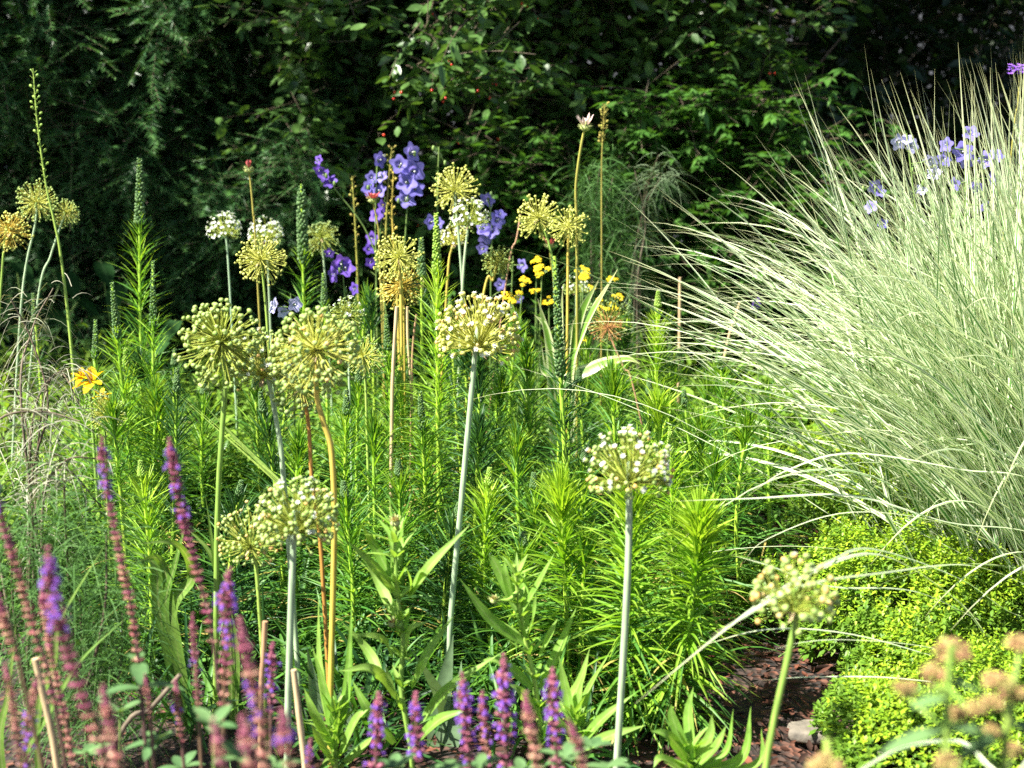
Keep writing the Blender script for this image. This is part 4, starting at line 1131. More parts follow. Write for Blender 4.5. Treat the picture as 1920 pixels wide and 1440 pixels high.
Bf('bellflower dense with purple bells right of the frothy white allium', [(912, 360), (922, 420), (920, 560)],
   [(914, 374, 13), (932, 413, 14), (908, 430, 13), (922, 433, 13), (912, 442, 14), (938, 402, 10), (905, 466, 10)], 3.85)
Bf('bellflower with three large violet cups beside the dull green globe', [(640, 480), (645, 540), (650, 620)],
   [(638, 494, 15), (648, 504, 15), (626, 514, 14), (618, 474, 9)], 3.6, 'bell_deep')
Bf('small violet bell half hidden above the greyish allium', [(668, 520), (668, 620)], [(665, 541, 10)], 3.7, 'bell_deep', leaves=5, buds=0)
Bf('pale lilac bells peering from behind the largest trio of alliums', [(545, 550), (548, 640)], [(514, 574, 13), (553, 571, 12), (530, 585, 11)], 3.2, 'bell_pale', leaves=5, buds=0)
Bf('single blue bells left of the yellow yarrow', [(962, 480), (958, 600)], [(980, 497, 11), (938, 534, 10), (972, 560, 8)], 3.8, leaves=6, buds=0)
Bf('pale bell hidden behind the tip of the bright central spike', [(815, 400), (815, 520)], [(808, 416, 12), (822, 418, 9)], 3.7, leaves=6, buds=1)
Bf('slim bellflower stalk with white unopened buds before the dark berry bush', [(823, 275), (820, 380), (822, 520)], [], 3.9, leaves=9, buds=5)
Bf('lone deep violet bell at the tips of the arching grass', [(1414, 560), (1420, 640)], [(1416, 571, 12)], 3.7, 'bell_deep', leaves=4, buds=0)
Bf('pale lilac bells glowing through the grass top, left cluster', [(1700, 250), (1720, 420), (1740, 600)], [(1684, 266, 13), (1710, 273, 12), (1745, 300, 12), (1752, 325, 12), (1730, 355, 11), (1700, 262, 9)], 3.0, 'bell_pale')
Bf('pale lilac bells glowing through the grass top, right cluster', [(1810, 240), (1810, 420), (1810, 600)], [(1775, 272, 12), (1820, 250, 13), (1805, 285, 16), (1812, 300, 13), (1850, 300, 14), (1868, 292, 12), (1770, 300, 12), (1860, 335, 12), (1830, 350, 12), (1790, 345, 11), (1845, 385, 11)], 3.0, 'bell')
Bf('faint violet bells low at the left margin of the grass', [(1640, 330), (1645, 460), (1650, 600)], [(1640, 350, 12), (1633, 388, 11), (1650, 360, 9), (1655, 420, 9)], 3.3, 'bell')

# verbena head at the right edge
vb = px_path([(1912, 130), (1908, 200), (1895, 300)], 3.2)
vr = thing('verbena', 'thin stemmed verbena with a small pink purple head at the upper right edge', 'verbena', vb[-1])
m = MB(); tube(m, vb, 0.0014, 0.002, 5, 20); m.build('stem', 'cone_stem', vr, vb[-1])
m = MB(); q = vb[0] + np.clip(rng.normal(0, 1, (60, 3)), -1.5, 1.5) * [0.012, 0.012, 0.006]; stars(m, q, np.array([0, -0.4, 1.0]), 0.005, 5, 0.4, 0.6); m.build('flower_head', 'violet', vr, vb[-1])

# ================================================================== SPENT FLOWER SPIRES
def spire(label, pts, Y, n=46, smat='stem_green', z0=0.0, z1=0.5, pod=0.0035, base_r=0.004):
    path = px_path(pts, Y)
    base = path[-1].copy()
    root = thing('seed_spire', label, 'seed spire', base, 'thin spent seed spires')
    s = MB(); c = tube(s, path, 0.0012, base_r, 6, 60); s.build('stem', smat, root, base)
    i = np.linspace(1, len(c) * z1, n).astype(int)
    az = np.arange(n) * 2.4
    d = unit(np.stack([np.cos(az), np.sin(az), np.full(n, 0.9)], 1))
    m = MB()
    rods(m, c[i], c[i] + d * 0.011, 0.0008, 0.0005, 3)
    k = rng.random(n) < 0.45
    blobs(m, c[i][k] + d[k] * 0.012, pod * rng.uniform(0.6, 1.1, k.sum()), d[k], 1.4, TINY)
    m.build('seed_pods', smat, root, base)
spire('tall lone seed spire rising from the pair of green alliums at far left', [(62, 128), (70, 230), (86, 345), (102, 417), (114, 480), (134, 655)], 3.35, 52, 'stem_green', z1=0.34)
spire('brownish seed spire between the two bellflower stalks', [(735, 275), (727, 360), (722, 480), (720, 560)], 3.9, 40, 'cone_stem')
spire('yellowish seed spire just left of the tallest bellflower', [(738, 320), (735, 400), (742, 500), (745, 560)], 3.85, 40, 'stem_yellow')
spire('thin green seed spire right of the pale coneflower', [(1134, 195), (1130, 260), (1128, 330), (1128, 560)], 3.9, 44, 'cone_stem', z1=0.3, base_r=0.0022)
spire('small brown seed spire left of the violet bells', [(660, 330), (666, 420), (672, 560)], 3.9, 30, 'cone_stem')

# ================================================================== CONEFLOWERS
def coneflower(label, stem, Y, hr, mat, up=0.9, n=14, sr=0.003, petal=1.3, green=0.5):
    path = px_path(stem, Y)
    base = path[-1].copy()
    root = thing('coneflower', label, 'coneflower', base, 'coneflower buds')
    s = MB(); c = tube(s, path, sr * 0.8, sr, 7, 26)
    k = 70; i = rng.integers(0, len(c), k); rods(s, c[i], c[i] + unit(rng.normal(size=(k, 3))) * 0.0045, 0.0003, 0.0002, 3)
    s.build('stem', 'cone_stem', root, base)
    p = c[0]; rw = hr * mpp(Y)
    m = MB()
    blobs(m, p[None], rw * 0.55, np.array([0, 0, 1.0]), 0.7)
    nd = fib_sphere(40, 1.4, 0.1); rods(m, p + nd * rw * 0.35, p + nd * rw * 0.85, rw * 0.06, rw * 0.02, 4)
    az = np.arange(14) * 2.4
    blades(m, np.repeat(p[None], 14, 0) - [0, 0, rw * 0.2], np.stack([np.cos(az), np.sin(az), np.full(14, 0.1)], 1), rw * 0.8, rw * 0.25, -0.2, 3, 'lance')
    m.build('cone', 'cone_green', root, base)
    m = MB()
    az = np.arange(n) * 2 * np.pi / n + rng.normal(0, 0.12, n)
    d = np.stack([np.cos(az) * 0.7, np.sin(az) * 0.7, np.full(n, up) + rng.normal(0, 0.15, n)], 1)
    blades(m, p + unit(d) * rw * 0.4, d, rw * petal * rng.uniform(0.75, 1.15, n), rw * 0.28, 0.0, 4, 'petal', 0.4)
    m.build('petals', mat, root, base)
coneflower('coneflower with upright pale pink petals on a tall curved stalk', [(1097, 240), (1090, 270), (1080, 345), (1081, 420), (1082, 560)], 3.3, 17, 'cone_pale', 0.9, 14, 0.0034, 1.25)
coneflower('dark pink closed coneflower bud on a tall brown stalk at left', [(466, 320), (470, 345), (475, 400), (480, 470)], 3.5, 14, 'cone_red', 2.2, 12, 0.0026, 1.0)
coneflower('small red coneflower bud in front of the violet bells', [(698, 376), (708, 420), (712, 490)], 3.6, 15, 'cone_red', 0.7, 20, 0.0022, 0.9)
coneflower('red coneflower tucked under the overlapping yellow alliums', [(1030, 462), (1034, 500), (1040, 560)], 3.45, 13, 'cone_red', 0.9, 12, 0.0022, 1.3)

def conepl(label, stem, Y, leaves, buds, seed):
    """young coneflower plant: hairy stem, paired lance leaves followed from the photo, green buds"""
    path = px_path(stem, Y)
    base = path[-1].copy()
    root = thing('young_coneflower', label, 'coneflower', base, 'leafy young coneflowers at the front')
    s = MB(); c = tube(s, path, 0.0026, 0.0042, 8, 30)
    k = 240; i = rng.integers(0, len(c), k); rods(s, c[i], c[i] + unit(rng.normal(size=(k, 3))) * 0.0075, 0.0003, 0.0002, 3)
    s.build('stem', 'stem_green', root, base)
    for lv in leaves:
        w, pts = lv[0], lv[1:]
        P = [at(x, y, Y + dy) for x, y, dy in pts]
        m = MB()
        ribbon(m, P, w * 0.82, 'lance', 0.4, rng.random(), 0, 16, up=(-0.35, -0.6, 0.72), twist=rng.normal(0, 0.3))
        m.build('leaf', 'cone_leaf', root, base)
    nv = max(8, len(c) * 2 // 3)
    for i in np.linspace(2, nv, 8).astype(int):
        m = MB()
        k = 5
        az = rng.uniform(0, 6.28) + np.arange(k) * 1.3; el = np.radians(rng.uniform(25, 75, k))
        blades(m, np.repeat(c[i][None], k, 0), np.stack([np.cos(az) * np.cos(el), np.sin(az) * np.cos(el), np.sin(el)], 1), rng.uniform(0.03, 0.062, k), 0.0085, rng.uniform(0.05, 0.35, k), 8, 'lance', 0.4)
        m.build('side_shoot', 'cone_leaf', root, base)
    for bx, by, br in buds:
        p = at(bx, by, Y - 0.02); rw = br * mpp(Y)
        m = MB()
        blobs(m, p[None], rw * 0.62, np.array([0, -0.4, 1.0]), 0.6)
        az = np.arange(26) * 2.4
        el = rng.uniform(0.2, 1.3, 26)
        d = np.stack([np.cos(az) * np.cos(el), np.sin(az) * np.cos(el), np.sin(el)], 1)
        blades(m, p + d * rw * 0.3, d, rw * 0.85, rw * 0.2, 0.1, 3, 'lance', 0.2)
        nd = fib_sphere(30, 0.9, 0.1); rods(m, p + nd * rw * 0.4, p + nd * rw * 0.7, rw * 0.06, rw * 0.03, 4, mat=1)
        b = m.build('bud', ['cone_green', 'head_pink'], root, base)
        near = c[np.argmin(((c - p) ** 2).sum(1))]
        if np.linalg.norm(near - p) > 0.01:
            m = MB(); tube(m, [near, (near + p) / 2 + [0.004, 0, -0.006], p], 0.003, 0.0032, 6, 8); m.build('bud_stalk', 'stem_green', b, base)
conepl('leafy young coneflower with a hairy bud on top, tallest in front of the thicket', [(741, 990), (742, 1060), (748, 1140), (756, 1200), (752, 1290), (768, 1390)], 2.1, [
    (0.017, (736, 1090, 0), (700, 1020, 0.0), (668, 968, -0.03)),
    (0.017, (738, 1110, 0), (700, 1060, -0.03), (648, 1012, -0.05)),
    (0.02, (765, 1120, 0), (805, 1060, -0.03), (880, 985, -0.02)),
    (0.013, (740, 1090, 0), (738, 1040, 0.02), (730, 930, 0.02)),
    (0.013, (748, 1060, 0), (752, 1010, 0.02), (756, 965, 0.02)),
    (0.018, (742, 1160, 0), (710, 1090, 0.04), (678, 1035, 0.05)),
    (0.016, (738, 1235, 0), (712, 1195, -0.03), (655, 1190, -0.05)),
    (0.016, (760, 1230, 0), (768, 1180, -0.03), (805, 1165, -0.03)),
    (0.018, (780, 1260, 0.01), (810, 1210, 0.03), (850, 1155, 0.05)),
    (0.02, (745, 1310, 0), (700, 1255, -0.04), (635, 1258, -0.06)),
    (0.02, (770, 1290, 0), (790, 1250, -0.03), (806, 1228, -0.03)),
    (0.024, (790, 1350, 0), (840, 1290, -0.02), (938, 1225, -0.02)),
    (0.018, (715, 1270, 0), (690, 1220, 0.03), (640, 1165, 0.03)),
    (0.012, (766, 1115, 0), (770, 1090, -0.02), (762, 1065, -0.04)),
    (0.010, (770, 1110, 0), (785, 1075, -0.02), (795, 1070, -0.04)),
    (0.010, (772, 1115, 0), (788, 1085, 0.0), (786, 1062, 0.0)),
    (0.012, (745, 1165, 0), (728, 1130, -0.03), (714, 1120, -0.04)),
    (0.012, (748, 1190, 0), (740, 1160, -0.03), (735, 1130, -0.04)),
    (0.02, (740, 1395, 0), (690, 1330, -0.03), (660, 1275, -0.02)),
    (0.022, (770, 1400, 0), (820, 1350, -0.05), (880, 1330, -0.06)),
    (0.016, (755, 1330, 0), (735, 1290, -0.04), (722, 1245, -0.05)),
], [(741, 980, 17), (736, 1170, 15)], 1)
conepl('leafy young coneflower with a small side bud, right of the taller budded one', [(965, 1060), (972, 1120), (985, 1200), (1005, 1290), (1012, 1400)], 2.15, [
    (0.018, (968, 1145, 0), (930, 1060, 0), (915, 1038, 0)),
    (0.018, (975, 1150, 0), (1010, 1090, -0.03), (1040, 1036, -0.03)),
    (0.022, (990, 1210, 0), (920, 1160, -0.03), (862, 1085, -0.04)),
    (0.018, (985, 1180, 0), (985, 1110, 0.02), (960, 1050, 0.03)),
    (0.016, (960, 1130, 0), (948, 1080, -0.02), (946, 1050, -0.02)),
    (0.016, (1010, 1230, 0), (1030, 1190, -0.03), (1045, 1160, -0.03)),
    (0.02, (1012, 1290, 0), (1050, 1210, 0.0), (1080, 1140, 0.0)),
    (0.02, (1000, 1290, 0), (940, 1240, -0.03), (895, 1240, -0.04)),
    (0.014, (990, 1190, 0), (1000, 1150, -0.04), (1005, 1110, -0.05)),
    (0.018, (1015, 1340, 0), (1045, 1280, 0), (1060, 1240, 0)),
    (0.02, (1010, 1350, 0), (980, 1300, -0.04), (950, 1280, -0.05)),
    (0.02, (1016, 1360, 0), (1080, 1290, -0.03), (1106, 1215, -0.03)),
], [(926, 1126, 13)], 2)
conepl('low leafy young coneflower without buds at the bottom edge, right of the pale stem', [(1290, 1395), (1295, 1430), (1300, 1470)], 1.95, [
    (0.018, (1290, 1430, 0), (1255, 1380, -0.03), (1220, 1370, -0.04)),
    (0.018, (1292, 1420, 0), (1262, 1350, 0), (1258, 1320, 0)),
    (0.018, (1298, 1420, 0), (1290, 1340, 0.02), (1300, 1288, 0.02)),
    (0.018, (1300, 1430, 0), (1330, 1380, -0.02), (1335, 1340, -0.02)),
    (0.018, (1300, 1440, 0), (1340, 1400, -0.04), (1362, 1360, -0.04)),
    (0.016, (1305, 1440, 0), (1360, 1410, 0), (1375, 1330, 0)),
    (0.02, (1300, 1450, 0), (1390, 1420, 0), (1408, 1325, 0)),
    (0.018, (1285, 1440, 0), (1240, 1420, -0.03), (1225, 1440, -0.04)),
    (0.016, (1310, 1460, 0), (1420, 1430, 0), (1428, 1365, 0)),
], [], 3)
conepl('low leafy young coneflower without buds below the white dome stem, near the purple spikes', [(1075, 1330), (1080, 1400), (1085, 1470)], 2.1, [
    (0.018, (1080, 1390, 0), (1060, 1290, 0), (1048, 1230, 0)),
    (0.018, (1082, 1380, 0), (1100, 1300, 0.03), (1145, 1220, 0.03)),
    (0.02, (1084, 1400, 0), (1125, 1350, -0.03), (1190, 1300, -0.03)),
    (0.02, (1080, 1410, 0), (1140, 1380, -0.05), (1210, 1360, -0.05)),
    (0.018, (1080, 1420, 0), (1060, 1370, -0.05), (1030, 1330, -0.05)),
    (0.014, (1083, 1370, 0), (1085, 1310, 0), (1095, 1260, 0)),
], [], 4)
conepl('low leafy young coneflower without buds between the stub and the tallest budded plant', [(625, 1330), (628, 1400), (632, 1470)], 2.1, [
    (0.018, (630, 1400, 0), (610, 1300, 0), (585, 1210, 0)),
    (0.018, (632, 1380, 0), (650, 1290, 0.02), (660, 1130, 0.03)),
    (0.02, (628, 1410, 0), (590, 1340, -0.03), (570, 1290, -0.03)),
    (0.02, (634, 1420, 0), (665, 1350, -0.03), (690, 1330, -0.03)),
    (0.018, (630, 1440, 0), (600, 1390, -0.03), (585, 1360, -0.04)),
    (0.018, (635, 1440, 0), (680, 1400, 0), (700, 1380, 0)),
    (0.016, (622, 1380, 0), (600, 1250, 0.02), (597, 1120, 0.03)),
], [], 5)

# ================================================================== YARROW
def yarrow(label, cx, cy, r, Y, bx):
    top, base = at(cx, cy, Y), gp(bx, Y)
    root = thing('yarrow', label, 'yarrow', base, 'yellow yarrow heads')
    s = MB(); c = tube(s, [base, (top + base) / 2 + rng.normal(0, 0.008, 3), top - [0, 0, 0.01]], 0.002, 0.0014, 6, 16); s.build('stem', 'wiry', root, base)
    rw = r * 1.05 * mpp(Y); n = int(90 + r * 11)
    a = rng.uniform(0, 6.28, n); q = np.sqrt(rng.random(n))
    tl = rng.normal(0, 0.15)
    ca = rng.uniform(0, 6.28, 8); cr_ = np.sqrt(rng.uniform(0.1, 0.85, 8)); cz = rng.normal(0, 0.12, 8)
    j = rng.integers(0, 8, n)
    xx = np.cos(ca[j]) * cr_[j] + np.cos(a) * q * 0.36; yy = np.sin(ca[j]) * cr_[j] + np.sin(a) * q * 0.36
    p = top + rw * np.stack([xx, yy, 0.16 * (1 - q ** 2) + cz[j] + 0.45 * yy + tl * xx], 1)
    m = MB()
    blobs(m, p, rw * 0.1 * rng.uniform(0.7, 1.2, n), np.array([0, 0, 1.0]), 0.75, TINY)
    rods(m, np.repeat((top - [0, 0, rw * 0.5])[None], n // 3, 0), p[::3][:n // 3], rw * 0.02, None, 3, mat=1)
    m.build('flower_head', ['yarrow', 'wiry'], root, base)
    m = MB(); k = 26; i = rng.integers(2, len(c) - 3, k); az = rng.uniform(0, 6.28, k)
    blades(m, c[i], np.stack([np.cos(az), np.sin(az), np.full(k, 0.7)], 1), 0.035, 0.006, 0.3, 4, 'lance', 0.2); m.build('leaves', 'mid_leaf', root, base)
for lab, cx, cy, r, Y in [
    ('broad yellow yarrow head highest of the group', 1016, 507, 16, 3.7),
    ('small yellow yarrow head just above and left of the broad one', 1006, 488, 11, 3.8),
    ('wide yellow yarrow head beside the white dome', 962, 558, 18, 3.6),
    ('yellow yarrow head partly behind the dark budded spike base', 980, 528, 12, 3.75),
    ('tiny yellow yarrow head to the right of the wide one', 1004, 544, 9, 3.7),
    ('yellow yarrow head below the broad one, left of the budded spike', 1029, 565, 10, 3.7),
    ('yellow yarrow head right of the budded spike, level with the broad one', 1090, 508, 12, 3.75),
    ('yellow yarrow head close under its twin right of the budded spike', 1094, 519, 12, 3.65),
    ('shaded yellow yarrow head before the feathery fennel', 1148, 524, 9, 4.0),
    ('flat yellow yarrow head on top of the dull green globe', 1137, 575, 17, 3.6),
    ('dim yellow yarrow head behind the dry starburst', 1157, 557, 10, 3.9),
    ('low yellow yarrow head left of the dry starburst stem', 1096, 640, 9, 3.5),
    ('low yellow yarrow flowers in leaves below the wide head', 983, 655, 8, 3.5),
    ('small golden yarrow head next to the white hidden allium', 1108, 540, 8, 3.9),
]:
    yarrow(lab, cx, cy, r, Y, cx + rng.normal(0, 10))

# ================================================================== LILY
lp = px_path([(165, 700), (172, 780)], 3.0)
lr = thing('lily', 'yellow lily blooms hiding in the foliage at left', 'lily', lp[-1])
m = MB(); tube(m, lp, 0.003, 0.004, 6, 14); m.build('stem', 'stem_green', lr, lp[-1])
for fx, fy, rr_ in ((168, 705, 36), (190, 738, 22), (150, 700, 24)):
    p = at(fx, fy, 3.0 + rng.normal(0, 0.02)); rw = rr_ * mpp(3.0)
    a = unit(np.array([rng.normal(0, 0.3), -0.6, 0.75]))
    m = MB()
    d = rot_to(np.array([[math.cos(t), math.sin(t), 0.75] for t in np.arange(6) * np.pi / 3]), a)
    blades(m, np.repeat((p - a * rw * 0.4)[None], 6, 0), d, rw * 1.15, rw * 0.5, 0.35, 6, 'petal', 0.25)
    rods(m, np.repeat((p - a * rw * 0.4)[None], 6, 0), p - a * rw * 0.4 + unit(d * 0.4 + a) * rw * 0.8, rw * 0.02, None, 4, mat=1)
    m.build('flower', ['lily', 'ray_brown'], lr, lp[-1])

# ================================================================== STRAP LEAVED PLANTS
def straps(name, label, cat, specs, Y, mat, group=None):
    base = gp(specs[0][1][0], Y)
    root = thing(name, label, cat, base, group)
    for w, *pts in specs:
        P = [at(p[0], p[1], Y + (p[2] if len(p) > 2 else 0)) for p in pts]
        if P[0][2] > 0.03: P = [np.array([P[0][0] * 0.7 + base[0] * 0.3, Y, 0.0])] + P
        m = MB(); ribbon(m, P, w, 'lance', 0.25, rng.random(), 0, 20, twist=rng.normal(0, 0.4)); m.build('leaf', mat, root, base)
straps('striped_iris', 'clump of cream striped strap leaves between yarrow and dry starburst', 'iris', [
    (0.03, (1062, 720), (1090, 620), (1158, 505)), (0.03, (1060, 730), (1085, 600), (1125, 520)), (0.028, (1050, 730), (1030, 640), (1008, 560)),
    (0.025, (1055, 730), (1050, 640), (1055, 540)), (0.025, (1040, 740), (1018, 690), (1015, 640)), (0.03, (1070, 740), (1110, 690), (1170, 672), (1200, 682)), (0.02, (1048, 740), (1060, 690), (1075, 600)), (0.022, (1036, 730), (1025, 620), (1002, 590))], 3.3, 'iris')
straps('allium_leaves', 'bluish wilted strap leaves spreading behind the tall budded coneflower', 'plant', [
    (0.03, (810, 1420), (830, 1300), (850, 1190)), (0.028, (830, 1430), (835, 1330), (770, 1215, -0.05)), (0.03, (840, 1420), (860, 1330), (865, 1240)), (0.022, (690, 1420), (670, 1390), (620, 1440, -0.1))], 2.25, 'strap_blue', 'wilting strap leaves')
straps('allium_leaves', 'bluish strap leaves around the foot of the stout pale stem at left', 'plant', [
    (0.02, (600, 1400), (590, 1300), (575, 1210)), (0.02, (610, 1420), (630, 1340), (640, 1290)), (0.022, (620, 1420), (650, 1350), (655, 1310)), (0.018, (590, 1420), (560, 1330), (540, 1260))], 2.25, 'strap_blue', 'wilting strap leaves')
straps('grass_tuft', 'broad bright strap leaves rising behind the loose yellowish allium', 'grass', [
    (0.012, (430, 1200), (400, 1050), (345, 985)), (0.012, (440, 1210), (405, 1060), (385, 930)), (0.018, (320, 1150), (300, 1050), (245, 1060, -0.05)), (0.012, (310, 1160), (330, 1050), (355, 960)), (0.018, (300, 1150), (290, 1060), (240, 1030)), (0.018, (320, 1160), (360, 1080), (330, 1020, -0.05), (250, 1020, -0.1))], 2.3, 'strap_green')
straps('grass_tuft', 'long bright grass blades crossing behind the left purple spikes', 'grass', [
    (0.009, (70, 1350), (100, 1250), (115, 1160), (198, 1020)), (0.008, (40, 1440), (90, 1340), (150, 1240), (235, 1160)), (0.01, (0, 1400), (15, 1300), (30, 1170))], 1.9, 'strap_green', None)
straps('withered_leaf_plant', 'pair of long yellowing stalks lying slantwise behind the olive globe', 'plant', [
    (0.006, (880, 1228), (610, 985), (332, 738)), (0.010, (860, 1228), (480, 860), (372, 748)), (0.005, (890, 1228), (620, 985), (345, 745))], 2.6, 'stem_green')

# bent yellow stalks and stubs
def stub(label, pts, Y, r, mat='stem_tan', group='dry cut stalks'):
    path = px_path(pts, Y); base = path[-1].copy()
    m = MB(); tube(m, path, r * 0.95, r, 8, 14, wob=0.03)
    o = m.build('dry_stalk', mat, None, base); o.location = tuple(base)
    tagged(o, label, 'dry stalk', group)
stub('pale tan cut stalk standing below the left cream dome', [(551, 1256), (562, 1350), (572, 1440)], 1.9, 0.0042)
stub('brown cut stalk behind the small violet spike at lower left', [(497, 1165), (494, 1230), (490, 1300)], 2.0, 0.004, 'stem_pink')
stub('split tan stalk at the lower left among purple spikes', [(66, 1235), (85, 1320), (105, 1420)], 1.7, 0.0045)
stub('thin tan cane upright before the dark gap left of the grass', [(1275, 520), (1274, 620)], 4.1, 0.0042)
stub('thin leaning tan cane at the tips of the arching grass', [(1387, 568), (1360, 660)], 4.0, 0.0035)
stub('pinkish dry stalk left of the thick yellow stem', [(744, 575), (738, 680), (735, 770)], 3.0, 0.004, 'stem_tan')
stub('thin dry stalk right of the thick yellow stem', [(764, 575), (765, 640), (772, 760)], 3.1, 0.003, 'stem_tan')
stub('slanting thin dry stalk farthest right beside the thick yellow stem', [(781, 590), (775, 640), (772, 720)], 3.2, 0.0025, 'stem_pink')
stub('grey woody stick leaning on the ground behind the purple spikes', [(338, 1265), (280, 1330), (235, 1360)], 1.95, 0.0035, 'twig')
stub('thin reddish stalk left of the paired yellow alliums', [(976, 402), (968, 450), (950, 520)], 3.6, 0.002, 'stem_pink')

# ================================================================== FEATHERY FENNELS
def fennel(label, stems, Y, n, mat, L=0.09, group='feathery fennels', r=0.0007, droop=True, smat='twig', sig=0.012):
    base = gp(stems[0][-1][0], Y)
    root = thing('fennel', label, 'fennel', base, group)
    s, f = MB(), MB()
    for st in stems:
        P = [at(p[0], p[1], Y + rng.normal(0, 0.03)) for p in st]
        if P[-1][2] > 0.02: P.append(np.array([base[0] + rng.normal(0, 0.03), Y, 0]))
        c = tube(s, P, 0.0012, 0.003, 5, 24)
        k = n
        i = rng.integers(0, int(len(c) * 0.8), k)
        p0 = c[i] + rng.normal(0, sig, (k, 3))
        d = unit(rng.normal(size=(k, 3)) * [1, 0.8, 0.6] + [0, 0, 0.35])
        ln = L * rng.uniform(0.4, 1.2, k)
        nseg = 5
        t = np.linspace(0, 1, nseg + 1)
        blades(f, p0, d, ln, r * 2.4, 0.75 if droop else 0.15, nseg, 'needle', None, roll=rng.uniform(0, 3, k))
    s.build('stems', smat, root, base); f.build('fronds', mat, root, base)
fennel('silvery dry fennel with tangled curling strands at the left edge', [[(20, 560), (60, 640), (90, 760), (60, 900)], [(100, 540), (60, 620), (40, 760)], [(130, 690), (90, 720), (70, 860)], [(150, 760), (110, 700), (60, 800)], [(10, 700), (40, 760), (60, 880)]], 2.75, 75, 'wispy', 0.10, r=0.0006)
fennel('grey arching fennel stalk curving over the lower left foliage', [[(180, 860), (130, 860), (95, 900), (60, 1000)], [(150, 790), (80, 772), (0, 785), (-30, 860)], [(190, 950), (120, 880), (80, 960)]], 2.3, 70, 'wispy', 0.08, r=0.0008)
fennel('soft dark green fennel haze behind the left purple spikes', [[(120, 900), (130, 1100)], [(60, 950), (70, 1120)], [(200, 1000), (190, 1180)], [(20, 1000), (30, 1180)], [(150, 1120), (150, 1260)], [(230, 1150), (220, 1280)]], 2.1, 420, 'wispy_green', 0.10, r=0.0006, sig=0.03)
fennel('feathery grey green fennel with drooping hair-like fronds before the berry bush', [[(1235, 290), (1215, 350), (1195, 470), (1190, 560)], [(1240, 330), (1205, 400), (1185, 520)], [(1190, 320), (1210, 420), (1195, 540)], [(1270, 330), (1230, 330), (1205, 400)]], 4.2, 90, 'wispy_dim', 0.1, r=0.0007)
fennel('dense dark fennel left of the drooping one, under the thin seed spire', [[(1125, 310), (1115, 400), (1110, 560)], [(1150, 330), (1130, 420), (1120, 560)], [(1105, 330), (1108, 420), (1108, 560)], [(1170, 420), (1150, 500), (1140, 580)]], 4.25, 420, 'wispy_green', 0.09, r=0.0008, sig=0.03)

